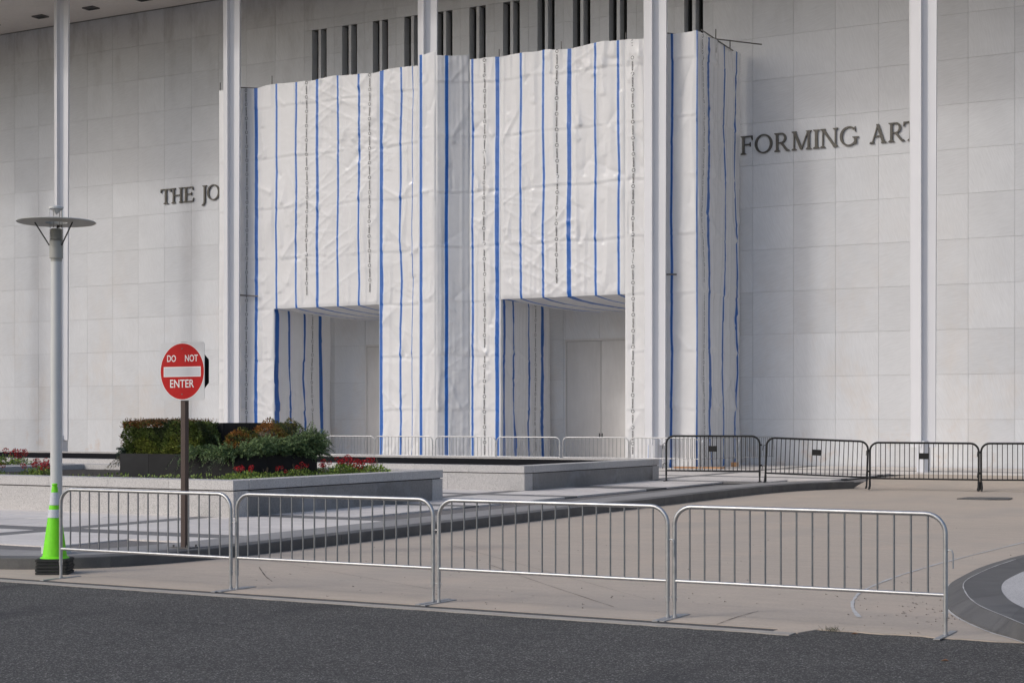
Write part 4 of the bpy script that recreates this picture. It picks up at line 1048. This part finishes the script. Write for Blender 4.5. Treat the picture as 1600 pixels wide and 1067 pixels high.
for k, px in enumerate(bx):
    o = copy_tree(src); o.location = (xs0-(6-k)*2.66, VB+(.04 if k % 2 else -.03), gp(VB)); o.rotation_euler.z = random.uniform(-.008,.008)
    tag(o, labs[k], 'crowd barrier', 'silver crowd barriers along the sheeted scaffold')
xe = xs0+2.66
o = copy_tree(src); o.location = (xe, VB+.05, gp(VB)); o.rotation_euler.z = R(84); tag(o, 'silver crowd barrier turned towards the wall, nearer one beside the side sheeting', 'crowd barrier', 'silver crowd barriers along the sheeted scaffold')
o = copy_tree(src); o.location = (xe+.3, VB+2.72, gp(VB)); o.rotation_euler.z = R(82); tag(o, 'silver crowd barrier turned towards the wall, farther one touching the marble', 'crowd barrier', 'silver crowd barriers along the sheeted scaffold')
# black ones
def black(p0, p1, z0, z1, feet, label, proto=None):
    L2 = math.hypot(p1[0]-p0[0], p1[1]-p0[1])
    r = make_barrier(M['black_paint'], M['black_paint'], 21, 1.25, .29, .027, .0105, feet, Lx=L2, hooks=(), rad=.22)
    r.location = (*p0, z0); r.rotation_euler.z = math.atan2(p1[1]-p0[1], p1[0]-p0[0])
    r.rotation_euler.y = -math.asin((z1-z0)/L2)
    q = MB(); q.box(L2/2-.12, L2/2+.12, -.02, -.012, .82, .98); q.build('plate', M['black_paint'], r)
    for z in (1.02, .46):
        q = MB(); q.tube([(0,0,z),(-.05,0,z+.03),(-.09,0,z+.01),(-.10,0,z-.12)], .010, 6); q.build('hook', M['black_paint'], r)
        q = MB(); q.box(L2+.01, L2+.07, -.015, .015, z-.03, z+.015); q.build('hook_bracket', M['black_paint'], r)
    tag(r, label, 'crowd barrier', 'black crowd barriers closing the driveway'); return r
def at(px, Z): X = (px-800)/F*Z; return (CY*X-SY*Z, SY*X+CY*Z)
zpod = .205
black(at(1041,44.6), at(1187,43.9), zpod, zpod, 'flat', 'leftmost black crowd barrier, standing on the raised paving at the planter end')
black(at(1195.5,43.6), at(1354,43.0), .17, .07, 'u', 'second black crowd barrier, sloping down off the end of the kerb').children
black(at(1359,43.0), at(1529,42.3), .045, .03, 'u', 'third black crowd barrier, in front of the rightmost white column')
black(at(1533,42.3), at(1712,41.8), .03, .03, 'u', 'rightmost black crowd barrier, cut by the right edge of the picture')

# ------------------------------------------------------------------ sign
SX, SYY = -14.5, 16.9; sg = empty('do_not_enter_sign', (SX, SYY, gp(17))); tag(sg, 'red and white DO NOT ENTER sign on a square brown post behind the left barrier', 'road sign')
zb = gp(17); ZC = 2.56-zb
q = MB(); q.box(-.038,.038,-.038,.038,.0,2.9-zb+.06); q.build('post', M['post_brown'], sg)
q = MB(); q.box(-.16,.16,-.13,.13,.0,.012); bp = q.build('base_plate', M['pole_steel'], sg)
for x in (-.12,.12):
    for y in (-.09,.09): q = MB(); q.tube([(x,y,.012),(x,y,.045)], .014, 6); q.build('bolt', M['pole_steel'], bp)
def rrect(w_, h_, r_, n=5):
    P = []
    for cx, cz, a0 in ((w_/2-r_, h_/2-r_, 0), (-w_/2+r_, h_/2-r_, 90), (-w_/2+r_, -h_/2+r_, 180), (w_/2-r_, -h_/2+r_, 270)):
        P += [(cx+r_*math.cos(R(a0+90*i/n)), cz+r_*math.sin(R(a0+90*i/n))) for i in range(n+1)]
    return P
def flat(P, y0, y1, zc):
    q = MB(); n = len(P)
    vs = [(x,y0,zc+z) for x,z in P]+[(x,y1,zc+z) for x,z in P]
    q.add(vs, [tuple(range(n)), tuple(range(2*n-1,n-1,-1))]+[(i,n+i,n+(i+1)%n,(i+1)%n) for i in range(n)]); return q
pl = flat(rrect(.775,.79,.04), -.052, -.047, ZC).build('plate', M['sign_white'], sg)
circ = lambda r_: [(r_*math.cos(2*math.pi*i/56), r_*math.sin(2*math.pi*i/56)) for i in range(56)]
flat(circ(.389), -.0535, -.0525, ZC).build('white_ring', M['sign_text'], pl)
flat(circ(.380), -.0545, -.0538, ZC).build('red_disc', M['sign_red'], pl)
flat([(-.325,-.068),(.325,-.068),(.325,.068),(-.325,.068)], -.0555, -.0548, ZC-.005).build('bar_outline', M['sign_text'], pl)
flat([(-.312,-.056),(.312,-.056),(.312,.056),(-.312,.056)], -.0562, -.0558, ZC-.005).build('white_bar', M['sign_bar'], pl)
for txt, cx, cz, w_, h_ in (('DO',-.185,.178,.155,.092),('NOT',.165,.178,.225,.092),('ENTER',.0,-.165,.42,.108)):
    tv_, tf_ = text_geo(txt, .1, .0012, 4); tv_ = fit(tv_, w_, h_); q = MB(); q.add([(cx+x, -.0566, ZC+cz+y) for x,y,_ in tv_], tf_); q.build('lettering', M['sign_text'], pl)
for z in (ZC+.31, ZC-.31): q = MB(); q.tube([(0,-.06,z),(0,-.0535,z)], .009, 8); q.build('rivet', M['pole_steel'], pl)
oc = [(.41*math.cos(R(22.5+45*i)), .41*math.sin(R(22.5+45*i))) for i in range(8)]
flat(oc, .047, .052, ZC+.0).build('octagon_back_plate', M['black_paint'], sg)

# ------------------------------------------------------------------ street lamp
LX, LY = at(88, 20.9); lz = gp(LY); k_ = 20.9/F
zz = lambda y: H+(HY-y)*k_-lz
lp = empty('street_lamp', (LX, LY, lz)); tag(lp, 'tall pale street lamp with a flat round disc and glass lantern, behind the green cone', 'street lamp')
q = MB(); q.tube([(0,0,0),(0,0,zz(700)),(0,0,zz(405))], [.078,.075,.068], 28); q.build('pole', M['lamp_white'], lp)
q = MB(); q.lathe([(.0,.25),(.105,.25),(.11,.0)], 20); q.box(-.17,.17,-.10,.10,.0,.11); q.build('base', M['lamp_white'], lp)
q = MB(); q.lathe_sharp([(.071,zz(409)),(.071,zz(404)),(.088,zz(404)),(.088,zz(377)),(.06,zz(376.5))], 28); q.build('collar', M['lamp_disc'], lp)
q = MB(); prof_ = []
for i in range(8):
    z = zz(376)+ (zz(357.5)-zz(376))*i/8; hh = (zz(357.5)-zz(376))/8
    prof_ += [(.088,z),(.088,z+hh*.35),(.066,z+hh*.5),(.066,z+hh*.98)]
q.lathe_sharp(prof_+[(.03,zz(357))], 28); q.build('louvre', M['lamp_disc'], lp)
gl = bpy.data.materials.new('lantern_glass'); gl.use_nodes = True; b = gl.node_tree.nodes['Principled BSDF']; b.inputs['Transmission Weight'].default_value = 1; b.inputs['Roughness'].default_value = .08; b.inputs['IOR'].default_value = 1.08; b.inputs['Base Color'].default_value = (.93,.94,.95,1)
q = MB(); q.lathe([(.083,zz(357)),(.083,zz(327))], 28); q.build('glass', gl, lp)
q = MB(); q.lathe_sharp([(.001,zz(336)),(.06,zz(328)),(.09,zz(326.5)),(.092,zz(323.5)),(.07,zz(322.5)),(.001,zz(321.8))], 24); q.build('cap', M['lamp_white'], lp)
q = MB()
for a in (20,110,200,290): q.tube([(.079*math.cos(R(a)),.079*math.sin(R(a)),zz(357)),(.079*math.cos(R(a)),.079*math.sin(R(a)),zz(326))], .004, 5)
q.build('rod', M['pole_steel'], lp)
ri = .145; ro = .506; zd = zz(347.5)
q = MB(); q.lathe_sharp([(ri,zd+.004),(ri,zd-.006),(ro*.55,zd-.01),(ro-.01,zd-.008),(ro,zd),(ro-.01,zd+.012),(ro*.5,zd+.03),(ri,zd+.03),(ri,zd+.004)], 56); q.build('disc', M['lamp_disc'], lp)
for az in (math.atan2(SY, CY)+math.pi+.35, math.atan2(SY, CY)-.45, math.atan2(SY, CY)+1.8):
    c, s = math.cos(az), math.sin(az); q = MB(); q.tube([(.088*c,.088*s,zz(384)),(.27*c,.27*s,zd-.012)], .009, 6); q.build('arm', M['dark_metal'], lp)

# ------------------------------------------------------------------ cones
CX_, CY_ = at(85.5, 19.75); CY_ -= .0
def cone_proto():
    r = empty('traffic_cone'); th = .036
    q = MB(); s = .225
    P = [(x,y) for x,y in rrect(.40,.40,.03)]
    q.prism(P, .002, .030); q.prism([(x*.94,y*.94) for x,y in P], .0305, .036); q.build('base', M['rubber'], r)
    def rad(z): return .150-(.150-.034)*(z/.88)
    q = MB(); q.lathe_sharp([(.178,.037),(.165,.05),(rad(.02),.06)]+[(rad(z),z+.036) for z in (.1,.3,.5,.7,.82,.88)]+[(.037,.90),(.028,.915),(.030,.93),(.036,.94),(.030,.955),(.001,.957)], 32); q.build('body', M['green'], r)
    for a, b in ((.50,.60),(.655,.81)): q = MB(); q.lathe([(rad(a)+.005,a+.036),(rad(b)+.005,b+.036)], 32); q.build('reflective_collar', M['reflect'], r)
    return r
src_c = cone_proto(); levels = ['lowest', 'second lowest', 'middle', 'second highest', 'top']
for k in range(5):
    o = src_c if k == 4 else copy_tree(src_c)
    if k < 4:
        for ch in list(o.children):
            if ch.name.startswith('reflective_collar'): bpy.data.objects.remove(ch)
            elif ch.name.startswith('body'): ch.scale = (.955, .955, 1)
    o.location = (CX_+random.uniform(-.008,.008), CY_+random.uniform(-.008,.008), .008+.0385*k); o.rotation_euler.z = YAW+R(random.uniform(-4,4)+6)
    tag(o, 'lime green traffic cone with two white collars, on top of the stack by the lamp' if k == 4 else f'black square cone base, {levels[k]} of the five stacked under the green cone', 'traffic cone', 'stacked lime green traffic cones')
